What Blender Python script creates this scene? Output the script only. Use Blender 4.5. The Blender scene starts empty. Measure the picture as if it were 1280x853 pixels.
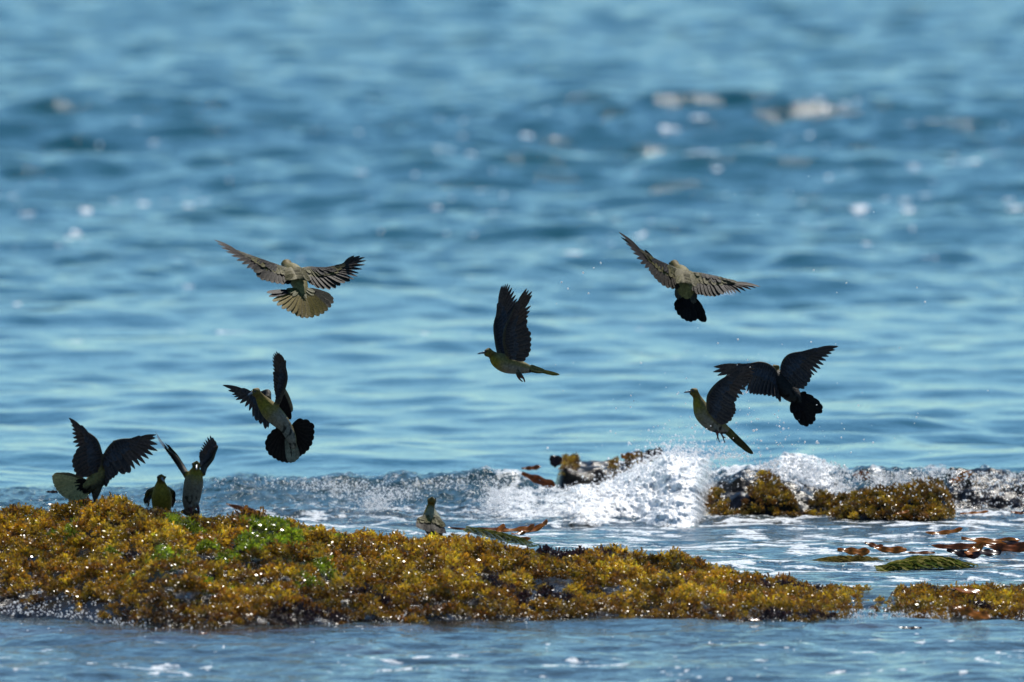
import bpy, math, random
import numpy as np
from mathutils import Vector, Matrix, noise as mnoise

S = bpy.context.scene
COL = S.collection
random.seed(7)
RNG = np.random.default_rng(11)
R = math.radians

# ------------------------------------------------------------------ camera, sky, sun, exposure
H = 2.9                       # lens height above the water
TH = R(2.2)                   # depression of the line of sight
F = 1280 * 600 / 36.0         # focal length in photo pixels
cam_d = bpy.data.cameras.new('camera')
cam = bpy.data.objects.new('camera', cam_d)
COL.objects.link(cam)
cam.location = (0, 0, H)
cam.rotation_euler = (math.pi / 2 - TH, 0, 0)
cam_d.lens = 600
cam_d.sensor_width = 36
cam_d.clip_start = 1
cam_d.clip_end = 9000
cam_d.dof.use_dof = True
cam_d.dof.focus_distance = 56.3
cam_d.dof.aperture_fstop = 6.3
S.camera = cam

SUN_EL, SUN_AZ = R(52), R(14)          # sun beyond the birds, a little to the right
W = bpy.data.worlds.new('World')
S.world = W
W.use_nodes = True
wn = W.node_tree
sky = wn.nodes.new('ShaderNodeTexSky')
sky.sky_type = 'NISHITA'
sky.sun_disc = False
sky.sun_elevation = SUN_EL
sky.sun_rotation = SUN_AZ
sky.air_density = 1.0
sky.dust_density = 0.05
sky.ozone_density = 1.4
tint = wn.nodes.new('ShaderNodeMix')          # cool daylight balance of the picture
tint.data_type = 'RGBA'; tint.blend_type = 'MULTIPLY'
tint.inputs[0].default_value = 1.0
tint.inputs[7].default_value = (0.63, 0.91, 1.03, 1)
wn.links.new(sky.outputs[0], tint.inputs[6])
wn.links.new(tint.outputs[2], wn.nodes['Background'].inputs[0])
wn.nodes['Background'].inputs[1].default_value = 0.088
sl = bpy.data.lights.new('sun', 'SUN')
sl.energy = 5.0
sl.angle = R(0.53)
sl.color = (1, 0.95, 0.87)
sun = bpy.data.objects.new('sun', sl)
COL.objects.link(sun)
sd = Vector((math.sin(SUN_AZ) * math.cos(SUN_EL), math.cos(SUN_AZ) * math.cos(SUN_EL), math.sin(SUN_EL)))
sun.rotation_euler = sd.to_track_quat('Z', 'Y').to_euler()
S.view_settings.view_transform = 'Standard'
S.view_settings.look = 'None'
S.view_settings.exposure = 0.30
S.view_settings.gamma = 1.0
S.view_settings.use_curve_mapping = False
S.cycles.max_bounces = 8
S.cycles.diffuse_bounces = 6
S.cycles.glossy_bounces = 3
S.cycles.transmission_bounces = 4
S.cycles.sample_clamp_direct = 14
S.cycles.sample_clamp_indirect = 4

# ------------------------------------------------------------------ helpers
CT, ST = math.cos(TH), math.sin(TH)

def P(px, py, D):
    """point of the world at distance D (along the ground from the lens) behind a photo position"""
    a = (px - 640.0) / F
    b = (426.5 - py) / F
    dx, dy, dz = a, CT + b * ST, -ST + b * CT
    t = D / dy
    return np.array((dx * t, D, H + dz * t))

def ground_D(py, z=0.0):
    b = (426.5 - py) / F
    return (H - z) * (CT + b * ST) / (ST - b * CT)

def px_of(x, D):
    return 640.0 + x / D * F

def tag(o, label=None, cat=None, group=None, kind=None):
    if label: o['label'] = label
    if cat: o['category'] = cat
    if group: o['group'] = group
    if kind: o['kind'] = kind
    return o

def make_obj(name, verts, faces, mat, parent=None, attrs=None, smooth=True, loc=None):
    """verts Nx3; faces: an array of quads/tris or a list; attrs: {name: Nx4 or N}"""
    me = bpy.data.meshes.new(name)
    verts = np.asarray(verts, dtype=np.float32)
    if loc is not None:
        verts = verts - np.asarray(loc, dtype=np.float32)
    if isinstance(faces, np.ndarray):
        n, k = faces.shape
        me.vertices.add(len(verts))
        me.vertices.foreach_set('co', verts.ravel())
        me.loops.add(n * k)
        me.loops.foreach_set('vertex_index', faces.astype(np.int32).ravel())
        me.polygons.add(n)
        me.polygons.foreach_set('loop_start', np.arange(0, n * k, k, dtype=np.int32))
        me.polygons.foreach_set('loop_total', np.full(n, k, dtype=np.int32))
        me.update(calc_edges=True)
    else:
        me.from_pydata([tuple(map(float, v)) for v in verts], [], [tuple(int(i) for i in f) for f in faces])
    me.polygons.foreach_set('use_smooth', np.full(len(me.polygons), smooth))
    if attrs:
        for k, v in attrs.items():
            v = np.asarray(v, dtype=np.float32)
            if v.ndim == 1:
                at = me.attributes.new(k, 'FLOAT', 'POINT')
                at.data.foreach_set('value', v)
            else:
                at = me.attributes.new(k, 'FLOAT_COLOR', 'POINT')
                if v.shape[1] == 3:
                    v = np.hstack([v, np.ones((len(v), 1), np.float32)])
                at.data.foreach_set('color', v.ravel())
    if mat: me.materials.append(mat)
    o = bpy.data.objects.new(name, me)
    COL.objects.link(o)
    if loc is not None and parent is None:
        o.location = tuple(map(float, loc))
    if parent: o.parent = parent
    return o

def perlin(x, y, seed=0):
    rs = np.random.RandomState(seed)
    perm = rs.permutation(512)
    ang = rs.rand(512) * 2 * np.pi
    gx, gy = np.cos(ang), np.sin(ang)
    xi = np.floor(x).astype(np.int64); yi = np.floor(y).astype(np.int64)
    xf = x - xi; yf = y - yi
    u = xf * xf * xf * (xf * (xf * 6 - 15) + 10)
    v = yf * yf * yf * (yf * (yf * 6 - 15) + 10)
    def g(ix, iy, fx, fy):
        h = perm[(perm[ix & 511] + iy) & 511]
        return gx[h] * fx + gy[h] * fy
    a = g(xi, yi, xf, yf); b = g(xi + 1, yi, xf - 1, yf)
    c = g(xi, yi + 1, xf, yf - 1); d = g(xi + 1, yi + 1, xf - 1, yf - 1)
    return ((a + (b - a) * u) * (1 - v) + (c + (d - c) * u) * v) * 1.5

def fbm(x, y, seed=0, octaves=4, gain=0.5, ridged=False):
    s = 0; a = 1; f = 1; t = 0
    for k in range(octaves):
        n = perlin(x * f + 17.3 * k, y * f - 9.1 * k, seed + k)
        if ridged: n = 1 - 2 * np.abs(n)
        s = s + a * n; t += a; a *= gain; f *= 2.03
    return s / t

def sstep(a, b, x):
    t = np.clip((x - a) / (b - a), 0, 1)
    return t * t * (3 - 2 * t)

def grid_faces(nr, nc):
    i = np.arange((nr - 1) * nc).reshape(nr - 1, nc)[:, :-1].ravel()
    return np.stack([i, i + 1, i + nc + 1, i + nc], axis=1)

# ------------------------------------------------------------------ materials
def nt(name):
    m = bpy.data.materials.new(name)
    m.use_nodes = True
    t = m.node_tree
    return m, t, t.nodes['Principled BSDF'], t.nodes['Material Output']

def N(t, kind, **kw):
    n = t.nodes.new(kind)
    for k, v in kw.items():
        if k.startswith('i_'):
            n.inputs[k[2:].replace('_', ' ')].default_value = v
        else:
            setattr(n, k, v)
    return n

def attr(t, name):
    return N(t, 'ShaderNodeAttribute', attribute_name=name)

def mixc(t, fac, a, b):
    n = N(t, 'ShaderNodeMix', data_type='RGBA')
    for sock, v in ((n.inputs[0], fac), (n.inputs[6], a), (n.inputs[7], b)):
        if hasattr(v, 'is_linked') or isinstance(v, bpy.types.NodeSocket): t.links.new(v, sock)
        else: sock.default_value = v if not isinstance(v, tuple) or len(v) == 4 else (*v, 1)
    return n.outputs[2]

def ramp(t, src, stops, interp='LINEAR'):
    n = N(t, 'ShaderNodeValToRGB')
    n.color_ramp.interpolation = interp
    e = n.color_ramp.elements
    while len(e) < len(stops): e.new(0.5)
    for el, (p, c) in zip(e, stops):
        el.position = p
        el.color = (c, c, c, 1) if isinstance(c, (int, float)) else (*c, 1)
    t.links.new(src, n.inputs[0])
    return n.outputs[0]

def math_n(t, op, a, b=None):
    n = N(t, 'ShaderNodeMath', operation=op)
    for i, v in enumerate((a, b)):
        if v is None: continue
        if isinstance(v, bpy.types.NodeSocket): t.links.new(v, n.inputs[i])
        else: n.inputs[i].default_value = v
    return n.outputs[0]

def water_material():
    m, t, b, out = nt('sea_water')
    geo = N(t, 'ShaderNodeNewGeometry')
    # colour of the water body: teal with slow drifts, brown weed showing through in the shallows
    n1 = N(t, 'ShaderNodeTexNoise', i_Scale=0.35, i_Detail=2.0)
    t.links.new(geo.outputs['Position'], n1.inputs['Vector'])
    body = mixc(t, n1.outputs[0], (0.003, 0.050, 0.080), (0.007, 0.070, 0.080))
    weed = attr(t, 'weed')
    body = mixc(t, weed.outputs['Fac'], body, (0.040, 0.022, 0.012))
    t.links.new(body, b.inputs['Base Color'])
    b.inputs['Roughness'].default_value = 0.06
    b.inputs['IOR'].default_value = 1.333
    # ripples finer than the mesh
    n2 = N(t, 'ShaderNodeTexNoise', i_Scale=14.0, i_Detail=3.0, i_Roughness=0.55)
    n3 = N(t, 'ShaderNodeTexNoise', i_Scale=70.0, i_Detail=2.0)
    for n in (n2, n3): t.links.new(geo.outputs['Position'], n.inputs['Vector'])
    chop = attr(t, 'chop')
    b1 = N(t, 'ShaderNodeBump', i_Distance=0.02)
    t.links.new(n2.outputs[0], b1.inputs['Height'])
    t.links.new(math_n(t, 'ADD', math_n(t, 'MULTIPLY', chop.outputs['Fac'], 0.8), 0.22), b1.inputs['Strength'])
    b2 = N(t, 'ShaderNodeBump', i_Distance=0.006)
    t.links.new(n3.outputs[0], b2.inputs['Height'])
    t.links.new(chop.outputs['Fac'], b2.inputs['Strength'])
    t.links.new(b1.outputs[0], b2.inputs['Normal'])
    t.links.new(b2.outputs[0], b.inputs['Normal'])
    # foam lying on it, with the painted glint flecks
    f = N(t, 'ShaderNodeBsdfPrincipled')
    f.inputs['Base Color'].default_value = (0.80, 0.83, 0.85, 1)
    f.inputs['Roughness'].default_value = 0.35
    f.inputs['Subsurface Weight'].default_value = 0.0
    n4 = N(t, 'ShaderNodeTexNoise', i_Scale=55.0, i_Detail=4.0, i_Roughness=0.7)
    t.links.new(geo.outputs['Position'], n4.inputs['Vector'])
    b3 = N(t, 'ShaderNodeBump', i_Distance=0.02, i_Strength=1.0)
    t.links.new(n4.outputs[0], b3.inputs['Height'])
    t.links.new(b3.outputs[0], f.inputs['Normal'])
    fo = attr(t, 'foam')
    s = math_n(t, 'ADD', fo.outputs['Fac'], math_n(t, 'MULTIPLY', math_n(t, 'SUBTRACT', n4.outputs[0], 0.5), 1.1))
    fac = ramp(t, s, [(0.42, 0.0), (0.62, 1.0)])
    mx = N(t, 'ShaderNodeMixShader')
    t.links.new(fac, mx.inputs[0]); t.links.new(b.outputs[0], mx.inputs[1]); t.links.new(f.outputs[0], mx.inputs[2])
    t.links.new(mx.outputs[0], out.inputs['Surface'])
    return m

def foliage_material(name, rough=0.28, transl=0.45, spec=0.6, gain=1.0):
    m, t, b, out = nt(name)
    c = attr(t, 'col')
    geo = N(t, 'ShaderNodeNewGeometry')
    nz = N(t, 'ShaderNodeTexNoise', i_Scale=60.0, i_Detail=2.0)
    t.links.new(geo.outputs['Position'], nz.inputs['Vector'])
    k = ramp(t, nz.outputs[0], [(0.3, 0.62 * gain), (0.7, 1.25 * gain)])
    mul = N(t, 'ShaderNodeMix', data_type='RGBA', blend_type='MULTIPLY')
    mul.inputs[0].default_value = 1
    t.links.new(c.outputs['Color'], mul.inputs[6]); t.links.new(k, mul.inputs[7])
    t.links.new(mul.outputs[2], b.inputs['Base Color'])
    b.inputs['Roughness'].default_value = rough
    b.inputs['Specular IOR Level'].default_value = spec
    tr = N(t, 'ShaderNodeBsdfTranslucent')
    t.links.new(mul.outputs[2], tr.inputs[0])
    mx = N(t, 'ShaderNodeMixShader')
    mx.inputs[0].default_value = transl
    t.links.new(b.outputs[0], mx.inputs[1]); t.links.new(tr.outputs[0], mx.inputs[2])
    t.links.new(mx.outputs[0], out.inputs['Surface'])
    return m

def rock_material():
    m, t, b, out = nt('wet_rock')
    geo = N(t, 'ShaderNodeNewGeometry')
    nz = N(t, 'ShaderNodeTexNoise', i_Scale=22.0, i_Detail=6.0, i_Roughness=0.65)
    t.links.new(geo.outputs['Position'], nz.inputs['Vector'])
    n2 = N(t, 'ShaderNodeTexNoise', i_Scale=5.0, i_Detail=2.0)
    t.links.new(geo.outputs['Position'], n2.inputs['Vector'])
    c = mixc(t, ramp(t, nz.outputs[0], [(0.35, 0.0), (0.7, 1.0)]), (0.003, 0.003, 0.005), (0.012, 0.010, 0.012))
    c = mixc(t, ramp(t, n2.outputs[0], [(0.5, 0.0), (0.62, 0.8)]), c, (0.018, 0.015, 0.007))
    t.links.new(c, b.inputs['Base Color'])
    b.inputs['Roughness'].default_value = 0.13
    b.inputs['Specular IOR Level'].default_value = 0.10
    bp = N(t, 'ShaderNodeBump', i_Distance=0.008, i_Strength=0.8)
    t.links.new(nz.outputs[0], bp.inputs['Height'])
    t.links.new(bp.outputs[0], b.inputs['Normal'])
    return m

def simple_material(name, col, rough, spec=0.5):
    m, t, b, out = nt(name)
    geo = N(t, 'ShaderNodeNewGeometry')
    nz = N(t, 'ShaderNodeTexNoise', i_Scale=300.0, i_Detail=2.0)
    t.links.new(geo.outputs['Position'], nz.inputs['Vector'])
    t.links.new(mixc(t, nz.outputs[0], tuple(c * 0.8 for c in col), tuple(min(1, c * 1.15) for c in col)), b.inputs['Base Color'])
    b.inputs['Roughness'].default_value = rough
    b.inputs['Specular IOR Level'].default_value = spec
    return m

def feather_material(name, scale, rough=0.5, transl=0.08):
    m, t, b, out = nt(name)
    c = attr(t, 'col')
    geo = N(t, 'ShaderNodeTexCoord')
    nz = N(t, 'ShaderNodeTexNoise', i_Scale=scale, i_Detail=3.0, i_Roughness=0.6)
    t.links.new(geo.outputs['Object'], nz.inputs['Vector'])
    k = ramp(t, nz.outputs[0], [(0.3, 0.6), (0.7, 1.3)])
    mul = N(t, 'ShaderNodeMix', data_type='RGBA', blend_type='MULTIPLY')
    mul.inputs[0].default_value = 1
    t.links.new(c.outputs['Color'], mul.inputs[6]); t.links.new(k, mul.inputs[7])
    t.links.new(mul.outputs[2], b.inputs['Base Color'])
    b.inputs['Roughness'].default_value = rough
    b.inputs['Specular IOR Level'].default_value = 0.12
    bp = N(t, 'ShaderNodeBump', i_Distance=0.002, i_Strength=0.7)
    t.links.new(nz.outputs[0], bp.inputs['Height'])
    t.links.new(bp.outputs[0], b.inputs['Normal'])
    tr = N(t, 'ShaderNodeBsdfTranslucent')
    t.links.new(mul.outputs[2], tr.inputs[0])
    mx = N(t, 'ShaderNodeMixShader')
    mx.inputs[0].default_value = transl
    t.links.new(b.outputs[0], mx.inputs[1]); t.links.new(tr.outputs[0], mx.inputs[2])
    t.links.new(mx.outputs[0], out.inputs['Surface'])
    return m

def spray_material():
    m, t, b, out = nt('aerated_water')
    b.inputs['Base Color'].default_value = (0.97, 0.97, 0.98, 1)
    b.inputs['Roughness'].default_value = 0.15
    b.inputs['IOR'].default_value = 1.333
    geo = N(t, 'ShaderNodeNewGeometry')
    nz = N(t, 'ShaderNodeTexNoise', i_Scale=120.0, i_Detail=2.0)
    t.links.new(geo.outputs['Position'], nz.inputs['Vector'])
    tr = N(t, 'ShaderNodeBsdfTranslucent')
    tr.inputs[0].default_value = (0.97, 0.97, 0.98, 1)
    mx = N(t, 'ShaderNodeMixShader')
    t.links.new(ramp(t, nz.outputs[0], [(0.35, 0.5), (0.65, 0.7)]), mx.inputs[0])
    t.links.new(b.outputs[0], mx.inputs[1]); t.links.new(tr.outputs[0], mx.inputs[2])
    t.links.new(mx.outputs[0], out.inputs['Surface'])
    return m

def froth_material():
    m, t, b, out = nt('white_froth')
    geo = N(t, 'ShaderNodeNewGeometry')
    b.inputs['Base Color'].default_value = (0.97, 0.97, 0.97, 1)
    b.inputs['Roughness'].default_value = 0.25
    nz = N(t, 'ShaderNodeTexNoise', i_Scale=170.0, i_Detail=4.0, i_Roughness=0.7)
    n2 = N(t, 'ShaderNodeTexNoise', i_Scale=26.0, i_Detail=4.0, i_Roughness=0.65)
    for n in (nz, n2): t.links.new(geo.outputs['Position'], n.inputs['Vector'])
    bp = N(t, 'ShaderNodeBump', i_Distance=0.006, i_Strength=0.6)
    t.links.new(nz.outputs[0], bp.inputs['Height'])
    t.links.new(bp.outputs[0], b.inputs['Normal'])
    tr = N(t, 'ShaderNodeBsdfTranslucent')
    tr.inputs[0].default_value = (0.97, 0.97, 0.97, 1)
    mx = N(t, 'ShaderNodeMixShader')
    mx.inputs[0].default_value = 0.10
    t.links.new(b.outputs[0], mx.inputs[1]); t.links.new(tr.outputs[0], mx.inputs[2])
    # clear water between the froth, in torn streaks
    g = N(t, 'ShaderNodeBsdfPrincipled')
    g.inputs['Base Color'].default_value = (0.10, 0.12, 0.13, 1)
    g.inputs['Roughness'].default_value = 0.08
    t.links.new(bp.outputs[0], g.inputs['Normal'])
    dn = attr(t, 'dens')
    m2 = N(t, 'ShaderNodeMixShader')
    s_ = math_n(t, 'ADD', math_n(t, 'MULTIPLY', n2.outputs[0], 0.6), math_n(t, 'MULTIPLY', nz.outputs[0], 0.4))
    t.links.new(ramp(t, s_, [(0.50, 0.0), (0.60, 0.85)]), m2.inputs[0])
    t.links.new(mx.outputs[0], m2.inputs[1]); t.links.new(g.outputs[0], m2.inputs[2])
    hole = N(t, 'ShaderNodeBsdfTransparent')
    m3 = N(t, 'ShaderNodeMixShader')
    q_ = math_n(t, 'ADD', dn.outputs['Fac'], math_n(t, 'MULTIPLY', math_n(t, 'SUBTRACT', s_, 0.5), 3.2))
    t.links.new(ramp(t, q_, [(0.40, 0.0), (0.50, 1.0)]), m3.inputs[0])
    t.links.new(hole.outputs[0], m3.inputs[1]); t.links.new(m2.outputs[0], m3.inputs[2])
    t.links.new(m3.outputs[0], out.inputs['Surface'])
    return m

M = dict(water=water_material(), froth=froth_material(), weed=foliage_material('rockweed', rough=0.34, transl=0.32, spec=0.7),
         kelp=foliage_material('kelp', rough=0.22, transl=0.45, spec=0.5),
         lettuce=foliage_material('sea_lettuce', rough=0.25, transl=0.4),
         grass=foliage_material('surfgrass', rough=0.25, transl=0.3),
         rock=rock_material(), spray=spray_material(),
         plumage=feather_material('body_plumage', 130, 0.65, 0.0),
         feather=feather_material('flight_feather', 160, 0.6, 0.26),
         tail=feather_material('tail_feather', 160, 0.55, 0.42),
         bill=simple_material('bill_horn', (0.16, 0.20, 0.24), 0.35),
         eye=simple_material('eye', (0.015, 0.010, 0.02), 0.08))

# ------------------------------------------------------------------ the sea
CREST_PX = [-700, 0, 60, 150, 200, 235, 270, 320, 400, 470, 560, 600, 640, 690, 760, 830, 900, 960, 1000, 1050, 1090, 1150, 1200, 1280, 2000]
CREST_PY = [622, 621, 619, 618, 617, 609, 602, 599, 600, 604, 598, 592, 594, 614, 618, 608, 592, 592, 588, 590, 592, 590, 591, 595, 610]

def wave_bank(seed, lmin, lmax, n, slope, spread=0.9, heading=-math.pi / 2):
    rs = np.random.RandomState(seed)
    lam = np.exp(rs.uniform(math.log(lmin), math.log(lmax), n))
    th = heading + rs.normal(0, spread, n)
    k = 2 * np.pi / lam
    amp = slope / k * math.sqrt(2.0 / n)
    return list(zip(k, th, amp, rs.rand(n) * 2 * np.pi, lam))

BANK_FAR = wave_bank(3, 0.55, 4.2, 34, 0.085, 0.75)
BANK_MID = wave_bank(4, 0.22, 0.9, 30, 0.085, 0.9)
BANK_RIP = wave_bank(5, 0.07, 0.30, 26, 0.09, 1.0)

def bank(x, y, bk, cut):
    z = np.zeros_like(x)
    for k, th, a, ph, lam in bk:
        w = np.clip((lam / cut - 2.0) / 2.0, 0, 1) if isinstance(cut, np.ndarray) else 1.0
        z += a * w * np.sin(k * (x * math.cos(th) + y * math.sin(th)) + ph)
    return z

def sea_height(x, y, cut=None):
    """height, foam with painted glints, chop and weed masks"""
    px = px_of(x, y)
    if cut is None: cut = np.full_like(x, 0.012)
    Dc = 60.6 + 0.25 * perlin(x * 0.8, x * 0 + 3.3, 41) + 0.4 * sstep(600, 850, px) * 0
    cpy = np.interp(px, CREST_PX, CREST_PY)
    b = (426.5 - cpy) / F
    Hc = H - Dc * (ST - b * CT) / (CT + b * ST)
    Hc = Hc * (1 + 0.22 * perlin(x * 3.1, x * 0, 42) + 0.16 * perlin(x * 9.0, x * 0, 43) + 0.10 * perlin(x * 27.0, x * 0, 45))
    lean = 0.10 * perlin(x * 2.4, y * 1.2, 44)
    t = np.clip((y - (Dc - 0.62 + lean)) / 0.62, 0, 1)
    front = np.where(y < Dc, t ** 2.1, 1)
    back = np.where(y >= Dc, np.exp(-((y - Dc) / 0.9) ** 2), 1)
    wave = Hc * front * back
    inwave = sstep(58.9, 59.6, y) * (1 - sstep(60.9, 61.7, y))
    pool = sstep(53.5, 54.5, y) * (1 - sstep(59.8, 60.6, y))
    near = 1 - sstep(53.0, 54.0, y)
    calm = sstep(60.9, 62.0, y)
    far = sstep(74, 90, y)
    far2 = sstep(66, 100, y)
    # banks
    z = bank(x, y, BANK_FAR, cut) * (0.10 + 0.50 * calm * (1 - far2) + 0.85 * far2)
    z += bank(x, y, BANK_MID, cut) * (0.30 + 0.55 * near + 0.25 * pool + 0.34 * calm * (1 - far) + far * (1.25 + 0.7 * np.exp(-((y - 106) / 7.0) ** 2)))
    z += bank(x, y, BANK_RIP, cut) * np.maximum(0.9 * inwave, np.maximum(0.95 * near, np.maximum(1.0 * pool, 0.12 * calm)))
    # a darker line of steeper swell farther out
    z += 0.30 * far * np.exp(-((y - 107 - 2 * perlin(x * 0.12, y * 0, 47)) / 3.0) ** 2) + 0.16 * far * np.exp(-((y - 99 - 2 * perlin(x * 0.12, y * 0, 48)) / 1.8) ** 2)
    # broken face of the little wave
    nf = fbm(x * 7, y * 4.5, 50, 4, 0.55, ridged=True)
    z += wave + inwave * (0.020 * nf + 0.005 * perlin(x * 30, y * 22, 55)) * (0.5 + 4.0 * np.clip(Hc, 0, 0.2))
    # foam, and further down white flecks painted in for sun glints
    lace = fbm(x * 6.0, y * 2.2, 60, 4, 0.6, ridged=True)
    streak = fbm(x * 2.4, y * 4.0 + 0.8 * x, 66, 4, 0.55, ridged=True)
    broken = np.interp(px, [200, 255, 300, 400, 480, 560, 610, 660, 900, 960, 1050, 1180, 1280, 1700],
                       [0.0, 0.03, 0.08, 0.26, 0.26, 0.16, 0.34, 0.55, 0.6, 0.5, 0.4, 0.34, 0.25, 0.2])
    foam = inwave * (broken ** 0.6) * (0.25 * broken + 0.85 * sstep(0.30 - 0.5 * broken, 0.75 - 0.5 * broken, lace))
    foam = np.maximum(foam, pool * 0.64 * sstep(0.36, 0.74, streak) * np.interp(px, [0, 250, 380, 560, 700, 1000, 1280], [0.2, 0.7, 0.95, 0.8, 0.95, 1.0, 1.0]))
    cap = 0.55 * perlin(x * 1.5, y * 1.3, 71) + 0.75 * perlin(x * 8.0, y * 6.0, 72) + 0.16 * np.exp(-((y - 93) / 5) ** 2)
    thr = 0.72 - 0.10 * sstep(450, 1250, px) * far
    foam = np.maximum(foam, calm * 0.75 * sstep(thr, thr + 0.16, cap) * sstep(68, 74, y) * (1 - sstep(112, 122, y)))
    near_glint = 0.10 + 0.65 * perlin(x * 2.4, y * 3.3, 75) + 0.65 * perlin(x * 14, y * 16, 76)
    foam = np.maximum(foam, near * 0.62 * sstep(0.50, 0.72, near_glint) * (1 - sstep(51.6, 52.2, y)))  # white flecks painted as sun sparkle on the near water
    fl = perlin(x * 34, y * 26, 77) + 0.5 * perlin(x * 3, y * 4, 78)
    foam = np.maximum(foam, near * 0.62 * sstep(0.72, 0.86, fl))  # second, finer layer of painted sparkle
    far_glint = perlin(x * 22, y * 16, 79) + 0.5 * perlin(x * 1.2, y * 0.8, 83)
    foam = np.maximum(foam, far * 0.8 * sstep(0.86, 0.95, far_glint) * sstep(84, 90, y) * (1 - sstep(106, 114, y)))  # distant flecks painted as sun glints
    chop = np.clip(0.35 * near + 0.75 * pool + 1.0 * inwave + 0.30 * far + 0.08 * calm, 0, 1)
    wd = near * sstep(50.6, 51.3, y) * sstep(0.10, 0.5, perlin(x * 1.3, y * 2.4, 80)) * 0.9
    wd = np.maximum(wd, np.maximum(inwave * 0.35, 0.55 * np.maximum(near * sstep(47, 50, y), pool)))
    return z, foam, chop, wd

def build_sea():
    rows = [20.0]
    def run(to, step):
        while rows[-1] < to - 1e-6:
            s = step(rows[-1]) if callable(step) else step
            rows.append(min(to, rows[-1] + s))
    run(46, 1.0); run(49, 0.1); run(54, 0.028); run(58.8, 0.03); run(62, 0.013)
    run(78, lambda d: 0.03 + (d - 62) * 0.0018); run(170, lambda d: 0.05 + (d - 78) * 0.0010)
    run(400, lambda d: 0.5 + (d - 170) * 0.02); run(7000, lambda d: d * 0.06)
    rows = np.array(rows)
    core = np.linspace(-0.038, 0.038, 430)
    side = np.geomspace(0.0004, 0.9, 60)
    u = np.concatenate([-(0.038 + side[::-1]), core, 0.038 + side])
    D, U = np.meshgrid(rows, u, indexing='ij')
    X = U * D
    dr = np.gradient(rows)[:, None] * np.ones_like(U)
    cut = np.maximum(dr, np.gradient(u)[None, :] * D)
    z, foam, chop, wd = sea_height(X, D, cut)
    damp = 1 - sstep(200, 900, D)
    v = np.stack([X, D, z * damp], axis=-1).reshape(-1, 3)
    o = make_obj('sea_water', v, grid_faces(*D.shape), M['water'],
                 attrs=dict(foam=foam.ravel(), chop=chop.ravel(), weed=wd.ravel()))
    tag(o, 'blue sea water with swell, ripples and patches of white foam and painted sun glints', 'water', kind='structure')
    return o
build_sea()

# ------------------------------------------------------------------ reefs
def line(*pts):
    a = np.array(pts, float)
    return a[:, 0], a[:, 1]

SIL = line((-400, 631), (0, 630), (60, 626), (130, 622), (200, 631), (250, 645), (300, 644), (350, 647), (420, 662), (480, 668), (530, 668),
           (575, 666), (610, 674), (650, 686), (700, 687), (770, 688), (850, 692), (900, 702), (960, 716), (1020, 724),
           (1060, 733), (1080, 752), (1108, 762), (1128, 742), (1150, 728), (1200, 729), (1280, 729), (1700, 735))
FRONT = line((-400, 770), (0, 767), (60, 770), (130, 778), (200, 787), (300, 785), (400, 783), (600, 777), (800, 775), (1000, 777),
             (1100, 772), (1280, 775), (1700, 775))

def near_reef_height(x, y):
    px = px_of(x, y)
    yf = np.interp(px, *FRONT); ys = np.interp(px, *SIL)
    bf = (426.5 - yf) / F
    Df = H * (CT + bf * ST) / (ST - bf * CT)
    Dr = Df + np.interp(px, [0, 500, 900, 1280], [1.9, 1.8, 1.5, 1.2])
    bs = (426.5 - ys - 5) / F
    Hr = H - Dr * (ST - bs * CT) / (CT + bs * ST) - 0.02
    t = (y - Df) / (Dr - Df)
    Hr = np.maximum(Hr, 0.012)
    prof = np.where(t < 0, t * 0.9, np.where(t < 1, np.clip(t, 0, 1) ** 0.80, 1 - ((t - 1) / 0.42) ** 2))
    z = np.where(t < 0, t * 0.35, Hr * prof)
    rough = sstep(-0.05, 0.25, t) * (1 - 0.75 * sstep(0.8, 1.0, t))
    z = z + rough * (0.035 * fbm(x * 2.2, y * 2.2, 90, 3) * np.clip(Hr / 0.12, 0.3, 1.2) + 0.014 * perlin(x * 11, y * 11, 95)) - 0.004
    z = z + 0.014 * (sstep(-0.15, 0.0, t) * (1 - sstep(0.2, 0.35, t))) * fbm(x * 16, y * 16, 97, 2)
    return np.maximum(z, -0.25), t

def reef_grid(fn, x0, x1, y0, y1, step, name):
    xs = np.arange(x0, x1, step); ys = np.arange(y0, y1, step)
    Y, X = np.meshgrid(ys, xs, indexing='ij')
    z = fn(X, Y)
    z = z[0] if isinstance(z, tuple) else z
    c = np.array((0.5 * (x0 + x1), y0, 0.0))
    return make_obj(name, np.stack([X, Y, z], -1).reshape(-1, 3), grid_faces(*X.shape), M['rock'], loc=c)

o = reef_grid(near_reef_height, -2.9, 2.9, 51.5, 55.7, 0.02, 'reef_rock')
tag(o, 'low dark wet reef under the golden brown weed, running across the whole foreground', 'rock')

# mounds farther back: (px centre, px half width, py of top, centre distance, half depth, height factor, weedy)
def mound_fn(px0, px1, toppts, Dc, hd, seed):
    tx, ty = line(*toppts)
    def fn(x, y):
        px = px_of(x, y)
        ys = np.interp(px, tx, ty)
        b = (426.5 - ys) / F
        Hr = H - Dc * (ST - b * CT) / (CT + b * ST)
        edge = sstep(px0 - 8, px0 + 26, px) * (1 - sstep(px1 - 26, px1 + 8, px))
        s = np.clip(1 - (np.abs(y - Dc) / hd) ** 2.6, -0.6, 1)
        z = (Hr + 0.1) * edge * s - 0.1
        z = z + (0.050 * fbm(x * 5, y * 7, seed, 4) + 0.010 * perlin(x * 22, y * 22, seed + 9)) * edge
        return z
    return fn

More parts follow.
